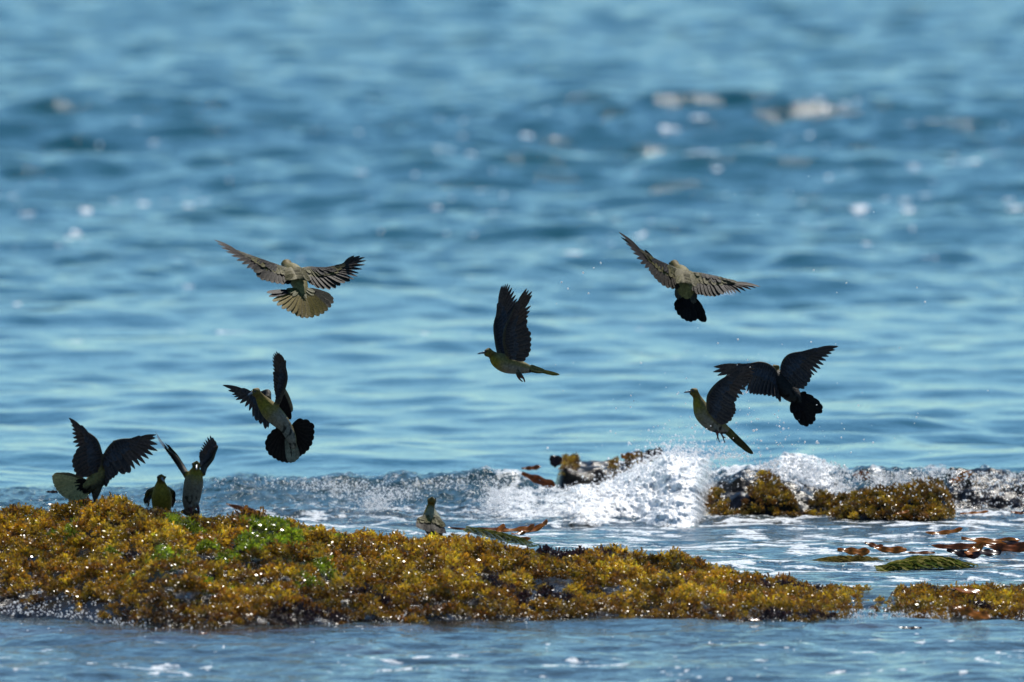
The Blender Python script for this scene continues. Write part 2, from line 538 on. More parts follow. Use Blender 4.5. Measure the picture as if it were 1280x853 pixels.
MB = mound_fn(682, 832, [(680, 590), (700, 576), (730, 578), (780, 580), (800, 574), (815, 572), (832, 590)], 61.2, 0.55, 110)
MC = mound_fn(872, 1075, [(870, 622), (895, 603), (930, 594), (960, 592), (990, 600), (1020, 612), (1060, 624)], 59.9, 0.72, 120)
MD = mound_fn(1022, 1202, [(1020, 645), (1060, 628), (1085, 622), (1130, 618), (1165, 612), (1185, 618), (1205, 640)], 59.5, 0.62, 130)
ME = mound_fn(1160, 1400, [(1160, 606), (1190, 592), (1230, 594), (1280, 600), (1400, 612)], 60.2, 0.55, 140)
MF = mound_fn(1048, 1180, [(1048, 600), (1070, 592), (1100, 590), (1130, 594), (1180, 600)], 60.9, 0.4, 150)
def Xat(px, D): return (px - 640) / F * D
for fn, a, b_, D0, D1, lab in (
        (MB, 660, 850, 60.8, 62.0, 'flat black rock ledge behind the left edge of the white splash'),
        (MC, 850, 1070, 59.0, 60.8, 'dark rock with foam pouring over its top, right of the white splash'),
        (MD, 1000, 1220, 58.8, 60.2, 'low rock thick with golden weed, right of the rock the foam pours over'),
        (ME, 1140, 1420, 59.6, 60.9, 'black wet rock at the right edge with water sparkling over it'),
        (MF, 1030, 1200, 60.4, 61.4, 'small dark rock poking through the foam behind the weedy mound')):
    o = reef_grid(fn, Xat(a, 60), Xat(b_, 60), D0, D1, 0.012, 'reef_rock')
    tag(o, lab, 'rock', 'wet rocks breaking the little wave')

# ------------------------------------------------------------------ seaweed made of many small fronds
def frond_template(seed, n=58, length=0.0125, width=0.0058, up=0.5):
    """one tuft: n bent leaves of two quads each, all around a point"""
    rs = np.random.RandomState(seed)
    V, I = [], []
    for k in range(n):
        az = rs.rand() * 2 * np.pi
        el = math.asin(np.clip(rs.uniform(-0.15, 1.0), -1, 1))
        d = np.array((math.cos(az) * math.cos(el), math.sin(az) * math.cos(el), math.sin(el)))
        d /= np.linalg.norm(d)
        L = length * rs.uniform(0.6, 1.4)
        w = width * rs.uniform(0.5, 1.3)
        r = rs.normal(size=3)
        s = np.cross(d, r); s /= np.linalg.norm(s)
        base = d * length * rs.uniform(0.55, 1.25) + rs.normal(size=3) * 0.003
        d2 = d + rs.normal(size=3) * 0.5; d2 /= np.linalg.norm(d2)
        s2 = s + rs.normal(size=3) * 0.4; s2 /= np.linalg.norm(s2)
        d = d + rs.normal(size=3) * 0.45; d /= np.linalg.norm(d)
        mid = base + d * L * 0.5; tip = mid + d2 * L * 0.5
        V += [base - s * w * .2, base + s * w * .2, mid + s2 * w * .5, mid - s2 * w * .5, tip + s2 * w * .42, tip - s2 * w * .42]
        i = 6 * k
        I += [(i, i + 1, i + 2, i + 3), (i + 3, i + 2, i + 4, i + 5)]
    return np.array(V), np.array(I)

def scatter(name, pts, scales, cols, templates, mat, leafvar=0.35, seed=1, shear=None):
    rs = np.random.RandomState(seed)
    V, Fc, Cc = [], [], []
    off = 0
    which = rs.randint(0, len(templates), len(pts))
    for ti, (tv, tf) in enumerate(templates):
        sel = np.where(which == ti)[0]
        if not len(sel): continue
        n = len(sel)
        a = rs.rand(n) * 2 * np.pi
        ca, sa = np.cos(a), np.sin(a)
        x = tv[None, :, 0] * ca[:, None] - tv[None, :, 1] * sa[:, None]
        y = tv[None, :, 0] * sa[:, None] + tv[None, :, 1] * ca[:, None]
        z = np.broadcast_to(tv[None, :, 2], x.shape)
        v = np.stack([x, y, z], -1) * scales[sel][:, None, None] + pts[sel][:, None, :]
        nl = len(tv) // 6
        lv = np.repeat(rs.uniform(1 - leafvar, 1 + leafvar, (n, nl)), 6, axis=1)
        hue = np.repeat(rs.uniform(-0.18, 0.18, (n, nl)), 6, axis=1)
        c = cols[sel][:, None, :] * lv[:, :, None]
        c = c * np.stack([1 + hue * 0.3, 1 + hue, 1 - hue], -1)
        f = tf[None] + (np.arange(n) * len(tv))[:, None, None] + off
        V.append(v.reshape(-1, 3)); Fc.append(f.reshape(-1, 4)); Cc.append(np.clip(c, 0, 1).reshape(-1, 3))
        off += n * len(tv)
    V = np.concatenate(V); Fc = np.concatenate(Fc); Cc = np.concatenate(Cc)
    return make_obj(name, V, Fc, mat, attrs=dict(col=Cc), smooth=False, loc=np.array((0, pts[:, 1].mean(), 0)))

GOLD = np.array([(0.52, 0.31, 0.022), (0.42, 0.23, 0.02), (0.72, 0.50, 0.04), (0.30, 0.14, 0.018), (0.46, 0.32, 0.03)])
TUFT = [frond_template(s) for s in range(8)] + [frond_template(20, 46, 0.016, 0.007), frond_template(21, 80, 0.009, 0.0045)]
FINE = [frond_template(40 + s, 26, 0.016, 0.006) for s in range(6)]

def jitter_grid(x0, x1, y0, y1, step, seed):
    rs = np.random.RandomState(seed)
    X, Y = np.meshgrid(np.arange(x0, x1, step), np.arange(y0, y1, step))
    X = X + rs.uniform(-.5, .5, X.shape) * step; Y = Y + rs.uniform(-.5, .5, Y.shape) * step
    return X.ravel(), Y.ravel(), rs

def near_weed():
    x, y, rs = jitter_grid(-2.6, 2.6, 52.0, 55.0, 0.0265, 5)
    z, t = near_reef_height(x, y)
    hole = fbm(x * 6.5, y * 5.5, 200, 4, 0.65)                     # bare hollows
    lum = fbm(x * 3.2, y * 3.2, 210, 3)
    green = 0.45 * perlin(x * 1.9 + 3, y * 1.9, 220) + 0.75 * perlin(x * 6, y * 5, 221) - 0.12 + 0.25 * np.exp(-((px_of(x, y) - 330) / 200) ** 2) - 0.5 * sstep(560, 700, px_of(x, y))
    dark = perlin(x * 2.6, y * 2.6, 230) + 0.5 * perlin(x * 8, y * 8, 231)
    px = px_of(x, y)
    keep = (t > -0.02) & (t < 1.10) & (hole > -0.30 - 0.5 * (t < 0.12))
    wash = (px < 165) & (t < 0.16) & (perlin(x * 7, y * 7, 240) < 0.25)      # washed toe of the reef at the left
    gap = (px > 1060) & (px < 1122) & (t < 0.8) & (perlin(x * 9, y * 9, 241) < -0.05)
    bare = (np.abs(px - 690) < 28) & (t > 0.32) & (t < 0.52)
    keep &= ~wash & ~gap & ~bare & (z > -0.03)
    hump = 0.045 * sstep(-0.25, 0.35, hole) + 0.018 * perlin(x * 9, y * 9, 250)
    thin = np.interp(px, [0, 700, 850, 950, 1040, 1070, 1120, 1150, 1280], [1, 1, .8, .6, .4, .25, .25, .5, .5])
    hump = hump * thin * (1 - 0.55 * sstep(0.75, 1.0, t))
    keep &= ~((px > 1076) & (px < 1118) & (perlin(x * 9, y * 9, 243) < 0.12 + 0.3 * t))
    sc = (0.48 + 0.72 * rs.rand(len(x)) ** 1.5) * (0.8 + 0.35 * sstep(-0.2, 0.4, hole)) * np.interp(t, [0, 0.1, 1], [0.85, 1, 1.05]) * (0.6 + 0.4 * thin)
    base = GOLD[rs.randint(0, len(GOLD), len(x))]
    k = (0.74 + 1.0 * lum + 0.35 * np.clip(hole, -0.6, 0.4))[:, None]  # tufts in the hollows painted darker to deepen their shade
    cols = base * np.clip(k, 0.22, 1.35)
    isdark = dark > 0.60
    cols[isdark] = np.array((0.035, 0.018, 0.022)) * (0.6 + rs.rand(isdark.sum(), 1))
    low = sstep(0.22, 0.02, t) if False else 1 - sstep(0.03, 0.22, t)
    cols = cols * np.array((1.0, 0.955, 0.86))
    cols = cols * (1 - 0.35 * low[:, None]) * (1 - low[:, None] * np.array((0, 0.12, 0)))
    p = np.stack([x, y, z + hump], -1)
    g = keep & (green > 0.36) & (t > 0.25)
    w = keep & ~g
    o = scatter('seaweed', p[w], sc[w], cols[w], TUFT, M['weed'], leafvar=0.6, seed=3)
    tag(o, 'golden brown bushy seaweed covering the long foreground reef', 'seaweed', kind='stuff')
    gc = np.array((0.25, 0.32, 0.02)) * (0.45 + 0.9 * rs.rand(g.sum(), 1)) * np.array((1, 1, 1))
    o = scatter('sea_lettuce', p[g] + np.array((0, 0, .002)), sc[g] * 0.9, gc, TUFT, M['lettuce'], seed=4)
    tag(o, 'bright green patches of sea lettuce among the brown weed on the foreground reef', 'sea lettuce', kind='stuff')
near_weed()

def mound_weed(fn, a, b_, D0, D1, lab, mask, step=0.020, sc0=0.62):
    x, y, rs = jitter_grid(Xat(a, 60), Xat(b_, 60), D0, D1, step, int(a))
    z = fn(x, y)
    px = px_of(x, y)
    keep = (z > 0.0) & mask(px, y, z) & (fbm(x * 9, y * 9, 300 + int(a), 3) > -0.35)
    p = np.stack([x, y, z + 0.008], -1)[keep]
    cols = GOLD[rs.randint(0, len(GOLD), keep.sum())] * (0.35 + 0.6 * rs.rand(keep.sum(), 1)) * (0.8 + 0.7 * fbm(x * 8, y * 8, 333, 3)[keep][:, None]) * np.array((0.95, 0.88, 0.8))
    sc = sc0 * (0.7 + 0.7 * rs.rand(keep.sum()))
    o = scatter('seaweed', p, sc, cols, TUFT, M['weed'], seed=9)
    return tag(o, lab, 'seaweed', kind='stuff')
mound_weed(MB, 660, 850, 60.9, 62.0, 'few golden sprigs of weed on the flat black ledge',
           lambda px, y, z: (((np.abs(px - 712) < 10) | (np.abs(px - 792) < 9) | (np.abs(px - 768) < 5)) & (y < 61.4)), sc0=0.42)
mound_weed(MC, 850, 1070, 59.0, 60.8, 'dark golden weed round the foot of the rock with foam on top',
           lambda px, y, z: (y < 59.55 + 0.16 * np.sin(px * .08)) & (px > 876))
mound_weed(MD, 1000, 1220, 58.8, 60.2, 'bushy golden weed over the low rock right of the splash',
           lambda px, y, z: (px > 1036) & (px < 1198))

# ------------------------------------------------------------------ kelp blades and surfgrass
def kelp_blade(px, py, D, length, width, yaw, pitch, roll, curl, col, label, group, seed):
    rs = np.random.RandomState(seed)
    n, mseg = 26, 6
    c = P(px, py, D)
    V, C = [], []
    th = 0.0016
    pts = []
    curl *= 0.7
    p = np.array((-length / 2, 0, 0.0)); a = -curl / 2
    for i in range(n + 1):
        pts.append(p.copy())
        a = -curl / 2 + curl * i / n + 0.07 * math.sin(i * 0.4 + seed)
        p = p + np.array((math.cos(a), 0, math.sin(a))) * (length / n)
    pts = np.array(pts); pts -= pts.mean(0)
    M3 = np.array(Matrix.Rotation(yaw, 3, 'Z') @ Matrix.Rotation(pitch, 3, 'Y') @ Matrix.Rotation(roll, 3, 'X'))
    for side in (1, -1):
        for i in range(n + 1):
            t = i / n
            w = width * 0.5 * (0.25 + 0.75 * math.sin(math.pi * min(1, t * 1.5 + 0.04) / 2)) * (1 if t < 0.8 else math.sqrt(max(0.03, 1 - ((t - 0.8) / 0.2) ** 2)))
            for j in range(mseg + 1):
                s = j / mseg * 2 - 1
                q = pts[i] + np.array((0, s * w, 0.10 * width * abs(s) ** 2 * math.sin(i * 0.6 + seed + s * 1.3) + side * th * 0.5))
                V.append(M3 @ q)
                f = 0.8 + 0.3 * rs.rand() - 0.25 * (abs(s) < 0.2)
                C.append(np.array(col) * f)
    nc = mseg + 1
    f1 = grid_faces(n + 1, nc); f2 = f1[:, ::-1] + (n + 1) * nc
    rim = []
    o2 = (n + 1) * nc
    for i in range(n):
        for j in (0, mseg):
            a_, b_ = i * nc + j, (i + 1) * nc + j
            rim.append((a_, b_, b_ + o2, a_ + o2))
    o = make_obj('kelp_blade', np.array(V) + c, np.concatenate([f1, f2, np.array(rim)]), M['kelp'], attrs=dict(col=np.array(C)), loc=c)
    return tag(o, label, 'kelp', group)

OR, BR, DK = (0.60, 0.20, 0.015), (0.34, 0.09, 0.012), (0.06, 0.025, 0.018)
KG = 'kelp blades adrift in the pool and on the rocks'
def zD(py, z=0.02): return ground_D(py, z)
for i, a in enumerate([
    # px, py, z, length, width, yaw, pitch, roll, curl, colour, label
    (654, 664, .03, .10, .035, .5, -.5, .5, 1.8, OR, 'upright curled orange kelp blade, left of a small cluster behind the reef'),
    (638, 662, .02, .14, .03, .1, -.1, .8, .6, OR, 'thin orange kelp blade lying between two curled ones behind the reef'),
    (622, 664, .03, .09, .035, 1.0, -.6, .4, 1.5, OR, 'curled orange kelp blade just right of the green grass tip behind the reef'),
    (668, 660, .04, .11, .04, .3, -.5, .6, 2.0, OR, 'orange kelp blade with a rolled tip, rightmost of the small cluster behind the reef'),
    (596, 661, .03, .20, .02, .05, .0, .9, .4, BR, 'long narrow reddish kelp strip on the crest of the reef beside the resting pigeon'),
    (633, 672, .02, .17, .03, -.2, .12, .9, .5, OR, 'flat orange kelp strip at the upper edge of the green grass on the reef'),
    (1067, 689, .03, .11, .05, .1, .1, 1.0, .4, OR, 'short broad orange kelp blade at the left end of the right hand raft'),
    (1093, 682, .03, .07, .035, -.4, .3, .8, .5, BR, 'small brown kelp piece leaning beside two broad orange blades'),
    (1113, 687, .03, .11, .045, .0, .05, 1.0, .6, OR, 'broad orange kelp blade second from the left of the raft'),
    (1150, 691, .02, .10, .02, .0, .0, .8, .3, BR, 'thin low brown kelp strip in the middle of the raft'),
    (1195, 683, .03, .17, .04, .2, .0, 1.1, .5, BR, 'long brown kelp blade in the near part of the raft'),
    (1216, 688, .04, .12, .05, 1.0, -.4, .7, 1.5, OR, 'folded orange kelp blade standing up in the raft'),
    (1205, 692, .03, .12, .05, -.3, .2, .9, .8, DK, 'blackish kelp blade in the thick of the raft'),
    (1238, 676, .04, .20, .05, .1, .05, .9, .7, OR, 'long orange kelp blade at the top of the raft'),
    (1262, 684, .04, .18, .06, -.1, .0, 1.0, .6, BR, 'broad rust brown kelp blade near the right edge of the picture'),
    (1280, 680, .04, .16, .05, .3, .1, .9, .5, DK, 'dark kelp blade cut by the right edge of the picture'),
    (1232, 690, .03, .12, .05, .5, .1, .8, 1.0, DK, 'dark wet kelp blade under the folded orange one'),
    (1180, 665, .03, .13, .03, .15, -.15, .9, 1.0, OR, 'arched orange kelp blade floating clear above the raft'),
    (1218, 641, .04, .10, .018, .1, -.1, .8, .3, OR, 'thin golden kelp strip below the black wet rock'),
    (1272, 641, .04, .05, .02, -.3, .1, .8, .5, BR, 'tiny brown kelp piece at the right edge above the raft'),
    (1215, 766, .045, .13, .055, -.5, .35, .9, .6, OR, 'broad rust orange kelp blade on the front of the reef at far right'),
    (1207, 738, .05, .10, .05, .5, .15, .7, .8, OR, 'pale orange kelp blade on top of the reef at far right'),
    (1138, 785, .01, .07, .02, .0, .0, .6, .3, DK, 'small dark kelp scrap afloat before the reef at right'),
    (943, 775, .02, .035, .02, .2, .0, .6, .6, BR, 'small brown kelp scrap at the waterline, middle right'),
    (254, 792, .01, .025, .014, .4, .0, .4, .6, BR, 'tiny red brown kelp scrap floating before the reef at left'),
    (1128, 641, .12, .05, .02, .3, -.3, .8, .5, OR, 'orange kelp shred on the weedy mound'),
]):
    px, py, z, L, w, yaw, pit, rol, cu, colr, lab = a
    kelp_blade(px, py, zD(py, z), L, w * 0.62, yaw, pit * 0.7, rol * 0.8, cu, colr, lab, KG, i)
for i, a in enumerate([
    (673, 600, 60.6, .13, .035, -.2, .35, .9, .3, BR, 'dark brown kelp blade lying on the wave left of the flat ledge'),
    (664, 585, 61.2, .07, .02, .0, -.1, .8, .4, BR, 'small reddish kelp blade on the wave crest beside the flat ledge'),
    (303, 636, 59.4, .12, .02, -.2, .25, .9, .4, BR, 'brown kelp blade adrift behind the reef near the wave at left'),
    (1201, 597, 60.0, .10, .03, .5, -.4, .7, .8, OR, 'orange kelp blade caught on top of the black wet rock'),
    (65, 615, 58.5, .04, .012, .0, .0, .8, .4, DK, 'dark kelp scrap behind the reef beside the landing pigeon'),
    (813, 569, 61.3, .10, .05, .3, -.2, .9, 1.4, DK, 'black kelp curled over the right end of the flat ledge'),
    (786, 571, 61.2, .06, .04, .0, .0, .9, 1.5, OR, 'small orange kelp curl on the flat ledge'),
    (694, 577, 61.1, .05, .045, 1.2, -.9, .5, .6, DK, 'black pointed kelp flap at the left end of the flat ledge'),
    (1076, 594, 60.5, .07, .04, .3, .0, .9, .9, BR, 'brown kelp lump in the foam behind the weedy mound'),
]):
    px, py, D, L, w, yaw, pit, rol, cu, colr, lab = a
    kelp_blade(px, py, D, L, w, yaw, pit, rol, cu, colr, lab, KG, 50 + i)

def grass_clump(px0, py0, px1, py1, z0, hump, n, cols, label, seed, width=0.16):
    rs = np.random.RandomState(seed)
    A = P(px0, py0, ground_D(py0, z0)); B = P(px1, py1, ground_D(py1, z0))
    L = np.linalg.norm(B - A)
    V, Fc, C = [], [], []
    for k in range(n):
        s = rs.uniform(-1, 1)
        t0 = rs.uniform(-0.12, 0.70); t1 = t0 + rs.uniform(0.2, 0.5); dr = rs.normal(0, 0.05)
        cc = np.array(cols[rs.randint(len(cols))]) * rs.uniform(0.6, 1.3)
        w = 0.0035
        i0 = len(V)
        for i in range(9):
            t = t0 + (t1 - t0) * i / 8
            tt = min(max(t, 0), 1)
            q = A + (B - A) * t + np.array((0, s * width * (0.7 + 0.3 * math.sin(math.pi * tt)) + dr * (t - t0) + 0.02 * math.sin(i + k), 0))
            q[2] += hump * math.sin(math.pi * tt) ** 0.7 * (1 - 0.7 * s * s) * (0.75 + 0.4 * math.sin(k * 1.7 + 2.2 * t)) + 0.007 * math.sin(k + i * .8)
            V += [q + (0, -w * .5, w * .6), q + (0, w * .5, -w * .6)]
            C += [cc, cc]
            if i: Fc.append((i0 + 2 * i - 2, i0 + 2 * i - 1, i0 + 2 * i + 1, i0 + 2 * i))
    o = make_obj('surfgrass_clump', np.array(V), np.array(Fc), M['grass'], attrs=dict(col=np.array(C)), loc=(A + B) / 2)
    return tag(o, label, 'surfgrass', 'surfgrass clumps combed by the water')
GG = [(0.09, 0.12, 0.02), (0.17, 0.17, 0.03), (0.04, 0.06, 0.015), (0.28, 0.25, 0.08)]
GB = [(0.16, 0.12, 0.03), (0.09, 0.07, 0.02), (0.2, 0.16, 0.05)]
grass_clump(1105, 711, 1205, 706, 0.0, 0.026, 300, GG, 'green mound of surfgrass in the pool, above the right end of the reef', 1, 0.10)
grass_clump(1015, 705, 1100, 702, -0.008, 0.014, 180, GB, 'brownish half sunken surfgrass left of the green mound in the pool', 2, 0.10)
grass_clump(588, 663, 664, 680, 0.055, 0.006, 150, GG, 'green strands of surfgrass combed over the reef crest beside the kelp', 3, 0.09)

# ------------------------------------------------------------------ breaking water: torn foam and drops
ICO = None
def ico():
    global ICO
    if ICO is None:
        t = (1 + 5 ** .5) / 2
        v = np.array([(-1, t, 0), (1, t, 0), (-1, -t, 0), (1, -t, 0), (0, -1, t), (0, 1, t), (0, -1, -t), (0, 1, -t), (t, 0, -1), (t, 0, 1), (-t, 0, -1), (-t, 0, 1)])
        v /= np.linalg.norm(v[0])
        f = np.array([(0, 11, 5), (0, 5, 1), (0, 1, 7), (0, 7, 10), (0, 10, 11), (1, 5, 9), (5, 11, 4), (11, 10, 2), (10, 7, 6), (7, 1, 8),
                      (3, 9, 4), (3, 4, 2), (3, 2, 6), (3, 6, 8), (3, 8, 9), (4, 9, 5), (2, 4, 11), (6, 2, 10), (8, 6, 7), (9, 8, 1)])
        ICO = (v, f)
    return ICO

def drops_mesh(name, pts, rad, seed, smooth=True, squash=0.5):
    v, f = ico()
    rs = np.random.RandomState(seed)
    n = len(pts)
    st = 1 + squash * rs.uniform(-0.6, 1.2, (n, 1, 3))
    q = rs.normal(size=(n, 3, 3)); q, _ = np.linalg.qr(q)
    V = (v[None] * st) @ q * rad[:, None, None] + pts[:, None, :]
    Fc = f[None] + (np.arange(n) * 12)[:, None, None]
    return make_obj(name, V.reshape(-1, 3), Fc.reshape(-1, 3), M['spray'], smooth=smooth, loc=np.array((0, 60, 0)))

SPLASH = line((600, 640), (625, 622), (650, 612), (690, 612), (730, 609), (760, 601), (785, 590), (810, 577), (840, 568), (862, 571), (885, 574), (915, 572), (935, 580), (960, 590))
SPLB = line((600, 645), (640, 655), (700, 660), (760, 661), (830, 660), (880, 657), (912, 640), (960, 600))

def splash():
    # (a) torn bodies of foam: lumpy sheets thrown up in front of the ledge and poured over the rock
    rs = np.random.RandomState(12)
    def sheet(x0, x1, dens, topl, botl, D0, dD, nu, nv, push, lab, sd):
        px = np.linspace(x0, x1, nu)
        top = np.interp(px, *topl) + 2.5 * perlin(px * 0.045, px * 0, sd) 
        bot = np.interp(px, *botl) + 2 + 1.5 * perlin(px * 0.03, px * 0, sd + 2)
        bot = np.maximum(bot, top + 2)
        V = np.zeros((nv, nu, 3))
        for j in range(nv):
            t = j / (nv - 1)
            D = D0 + dD * t ** 0.9 + 0.12 * np.sin(px * 0.05) + push(px) * (1 - t)
            py = bot + (top - bot) * np.sin(t * np.pi / 2) ** 0.9
            a = (px - 640) / F; b = (426.5 - py) / F
            dy = CT + b * ST
            V[j, :, 0] = a * D / dy; V[j, :, 1] = D; V[j, :, 2] = H + (-ST + b * CT) * D / dy
        x, y, z = V[..., 0].copy(), V[..., 1].copy(), V[..., 2].copy()
        big = fbm(x * 6 + z * 5, z * 12 + y * 2.5, sd + 10, 4, 0.55)
        med = fbm(x * 14 + z * 16, z * 22 + y * 4, sd + 20, 4, 0.6, ridged=True)
        tt = np.linspace(0, 1, nv)[:, None]
        amp = sstep(0, 0.08, tt) * (sstep(0, 14, px - x0) * (1 - sstep(-14, 0, px - x1)))[None, :]
        jag = (3.0 * perlin(px * 0.22, px * 0, sd + 1) + 2.0 * perlin(px * 0.6, px * 0, sd + 4))[None, :] * sstep(0.80, 1.0, tt) * 0.0028
        V[..., 2] += jag
        d = amp * (0.038 * big + 0.016 * med + 0.005 * fbm(x * 30 + z * 31 + y * 3, z * 38 - x * 27 + y * 6, sd + 30, 3, 0.6))
        V[..., 1] -= d * 1.2
        V[..., 2] += d * 0.8
        o = make_obj('splash_foam', V.reshape(-1, 3), grid_faces(nv, nu), M['froth'], attrs=dict(dens=(np.interp(px, *dens)[None, :] - 0.75 * sstep(0.86, 1.0, tt) - 0.5 * (1 - sstep(0, 0.10, tt)) + 0.25 * perlin(x * 9, z * 14 + y * 3, sd + 40)).ravel()), loc=np.array((0.6, 60, 0)))
        tag(o, lab, 'foam', kind='stuff')
    sheet(604, 908, line((604, -.3), (640, .0), (690, .28), (740, .75), (800, 1.1), (862, .95), (884, .55), (900, -.1), (908, -.4)), SPLASH, SPLB, 58.95, 1.5, 620, 220, lambda q: 0.9 * sstep(868, 905, q), 'big white burst of foam where the wave breaks left of the rocks', 400)
    sheet(938, 1072, line((938, -.3), (958, .1), (985, .75), (1030, .75), (1072, -.1)), line((938, 592), (955, 580), (975, 573), (1000, 569), (1020, 571), (1045, 582), (1072, 594)),
          line((938, 596), (960, 600), (990, 612), (1020, 624), (1045, 622), (1072, 600)), 59.75, 0.75, 300, 110, lambda q: 0 * q,
          'smaller white foam cap pouring over the top of the dark rock', 440)
    sheet(1085, 1235, line((1085, -.1), (1130, .3), (1180, .3), (1235, -.3)), line((1085, 606), (1120, 594), (1150, 584), (1175, 580), (1200, 588), (1235, 600)),
          line((1085, 610), (1120, 612), (1150, 606), (1175, 598), (1200, 598), (1235, 604)), 60.2, 0.4, 260, 60, lambda q: 0 * q,
          'thin ribbon of white foam on the crest behind the weedy mound', 470)
    # (b) drops thrown off it and along the whole wave
    pts, rad = [], []
    def add(n, fpx, fpy, fD, fr):
        q = fpx(n)
        yy = fpy(q, n); dd = fD(q, n)
        a = (q - 640) / F; b = (426.5 - yy) / F
        dy = CT + b * ST
        pts.append(np.stack([a * dd / dy, dd, H + (-ST + b * CT) * dd / dy], -1)); rad.append(fr(n))
    U = rs.uniform
    add(3200, lambda n: U(615, 915, n), lambda q, n: np.interp(q, *SPLASH) + (np.interp(q, *SPLB) - np.interp(q, *SPLASH)) * U(0, 1, n) ** 1.2 - np.abs(rs.normal(0, 3, n)),
        lambda q, n: 59.3 + U(0, 1.1, n), lambda n: 0.0010 + 0.0026 * rs.rand(n) ** 3)
    # crown above the burst
    add(1500, lambda n: 850 + rs.normal(0, 55, n), lambda q, n: np.interp(q, *SPLASH) - rs.exponential(8, n),
        lambda q, n: 60.2 + U(-.3, .3, n), lambda n: 0.0010 + 0.0028 * rs.rand(n) ** 3)
    # foam over the right hand rocks
    add(1500, lambda n: 985 + rs.normal(0, 42, n), lambda q, n: 572 + ((q - 1000) / 60) ** 2 * 12 + U(0, 1, n) ** 1.1 * 42,
        lambda q, n: 59.55 + U(0, .7, n), lambda n: 0.0016 + 0.0034 * rs.rand(n) ** 2)
    # crest of the wave, all along
    add(350, lambda n: U(265, 640, n), lambda q, n: np.interp(q, CREST_PX, CREST_PY) + rs.exponential(10, n) - 3,
        lambda q, n: 60.2 + U(-.4, .3, n), lambda n: 0.0010 + 0.0024 * rs.rand(n) ** 2)
    add(1600, lambda n: U(1040, 1290, n), lambda q, n: np.interp(q, CREST_PX, CREST_PY) + rs.exponential(20, n) - 3,
        lambda q, n: 59.2 + U(-.1, .2, n) + 0.5 * (rs.rand(n) < .4), lambda n: 0.0010 + 0.0026 * rs.rand(n) ** 2)
    # spurts on the small wave
    for cx, cy, sx, sy, n in ((470, 630, 12, 8, 900), (440, 612, 22, 5, 500), (500, 618, 16, 6, 500), (620, 622, 10, 11, 900), (395, 606, 26, 4, 300), (560, 606, 24, 4, 250), (1175, 640, 30, 8, 500), (1120, 600, 30, 6, 500)):
        add(n, lambda n, cx=cx, sx=sx: rs.normal(cx, sx, n), lambda q, n, cy=cy, sy=sy: rs.normal(cy, sy, n),
            lambda q, n: 59.7 + U(-.1, .2, n), lambda n: 0.0008 + 0.0022 * rs.rand(n) ** 3)
    rx = U(-1.75, 1.75, 5000); keep = rs.rand(5000) < np.interp(px_of(rx, 53.), [0, 150, 220, 1040, 1070, 1130, 1280], [1, .8, .10, .10, .8, .8, .3]); rx = rx[keep]  # drops added along the reef waterline to imitate wet glitter
    b_ = (426.5 - np.interp(px_of(rx, 53.), *FRONT)) / F
    ry = H * (CT + b_ * ST) / (ST - b_ * CT) + np.where(rs.rand(len(rx)) < .5, rs.normal(0, .06, len(rx)), U(-.05, .45, len(rx)))
    pts.append(np.stack([rx, ry, np.maximum(near_reef_height(rx, ry)[0], 0.0) + 0.004 + rs.exponential(0.006, len(rx))], -1)); rad.append(0.0010 + 0.0022 * rs.rand(len(rx)) ** 2)
    o = drops_mesh('water_spray', np.concatenate(pts), np.concatenate(rad), 5)
    tag(o, 'white drops and froth along wave and rocks, plus drops added as glints on the reef', 'spray', kind='stuff')
    # (c) loose drops high in the air
    pts.clear(); rad.clear()
    add(150, lambda n: rs.normal(930, 75, n), lambda q, n: 572 - rs.exponential(38, n), lambda q, n: 57.2 + U(-1.5, 2.2, n), lambda n: 0.0012 + 0.0030 * rs.rand(n) ** 3)
    add(60, lambda n: rs.normal(960, 110, n), lambda q, n: 560 - rs.exponential(80, n), lambda q, n: 56.5 + U(-1.5, 2.5, n), lambda n: 0.0009 + 0.0020 * rs.rand(n) ** 2)
    add(40, lambda n: U(690, 900, n), lambda q, n: 560 - rs.exponential(70, n), lambda q, n: 57.5 + U(-1, 2, n), lambda n: 0.0009 + 0.0016 * rs.rand(n) ** 2)
    add(9, lambda n: np.array([702, 710, 729, 742, 751, 990, 1058, 1046, 1006]), lambda q, n: np.array([353, 361, 341, 335, 329, 556, 354, 366, 553]),
        lambda q, n: 56.3 + U(-.3, .3, n), lambda n: 0.0016 + 0.002 * rs.rand(n))
    o = drops_mesh('flying_drops', np.concatenate(pts), np.concatenate(rad), 6)
    tag(o, 'loose white drops flying through the air above the burst and around the two right hand birds', 'spray', kind='stuff')
splash()

# ------------------------------------------------------------------ pigeons
def catmull(pts, n):
    pts = np.asarray(pts, float)
    m = len(pts)
    out = []
    for t in np.linspace(0, m - 1, n):
        i = min(int(t), m - 2); f = t - i
        p0 = pts[max(i - 1, 0)]; p1 = pts[i]; p2 = pts[i + 1]; p3 = pts[min(i + 2, m - 1)]
        out.append(0.5 * ((2 * p1) + (-p0 + p2) * f + (2 * p0 - 5 * p1 + 4 * p2 - p3) * f * f + (-p0 + 3 * p1 - 3 * p2 + p3) * f ** 3))
    return np.array(out)

def unit(v):
    v = np.asarray(v, float)
    return v / max(np.linalg.norm(v), 1e-9)

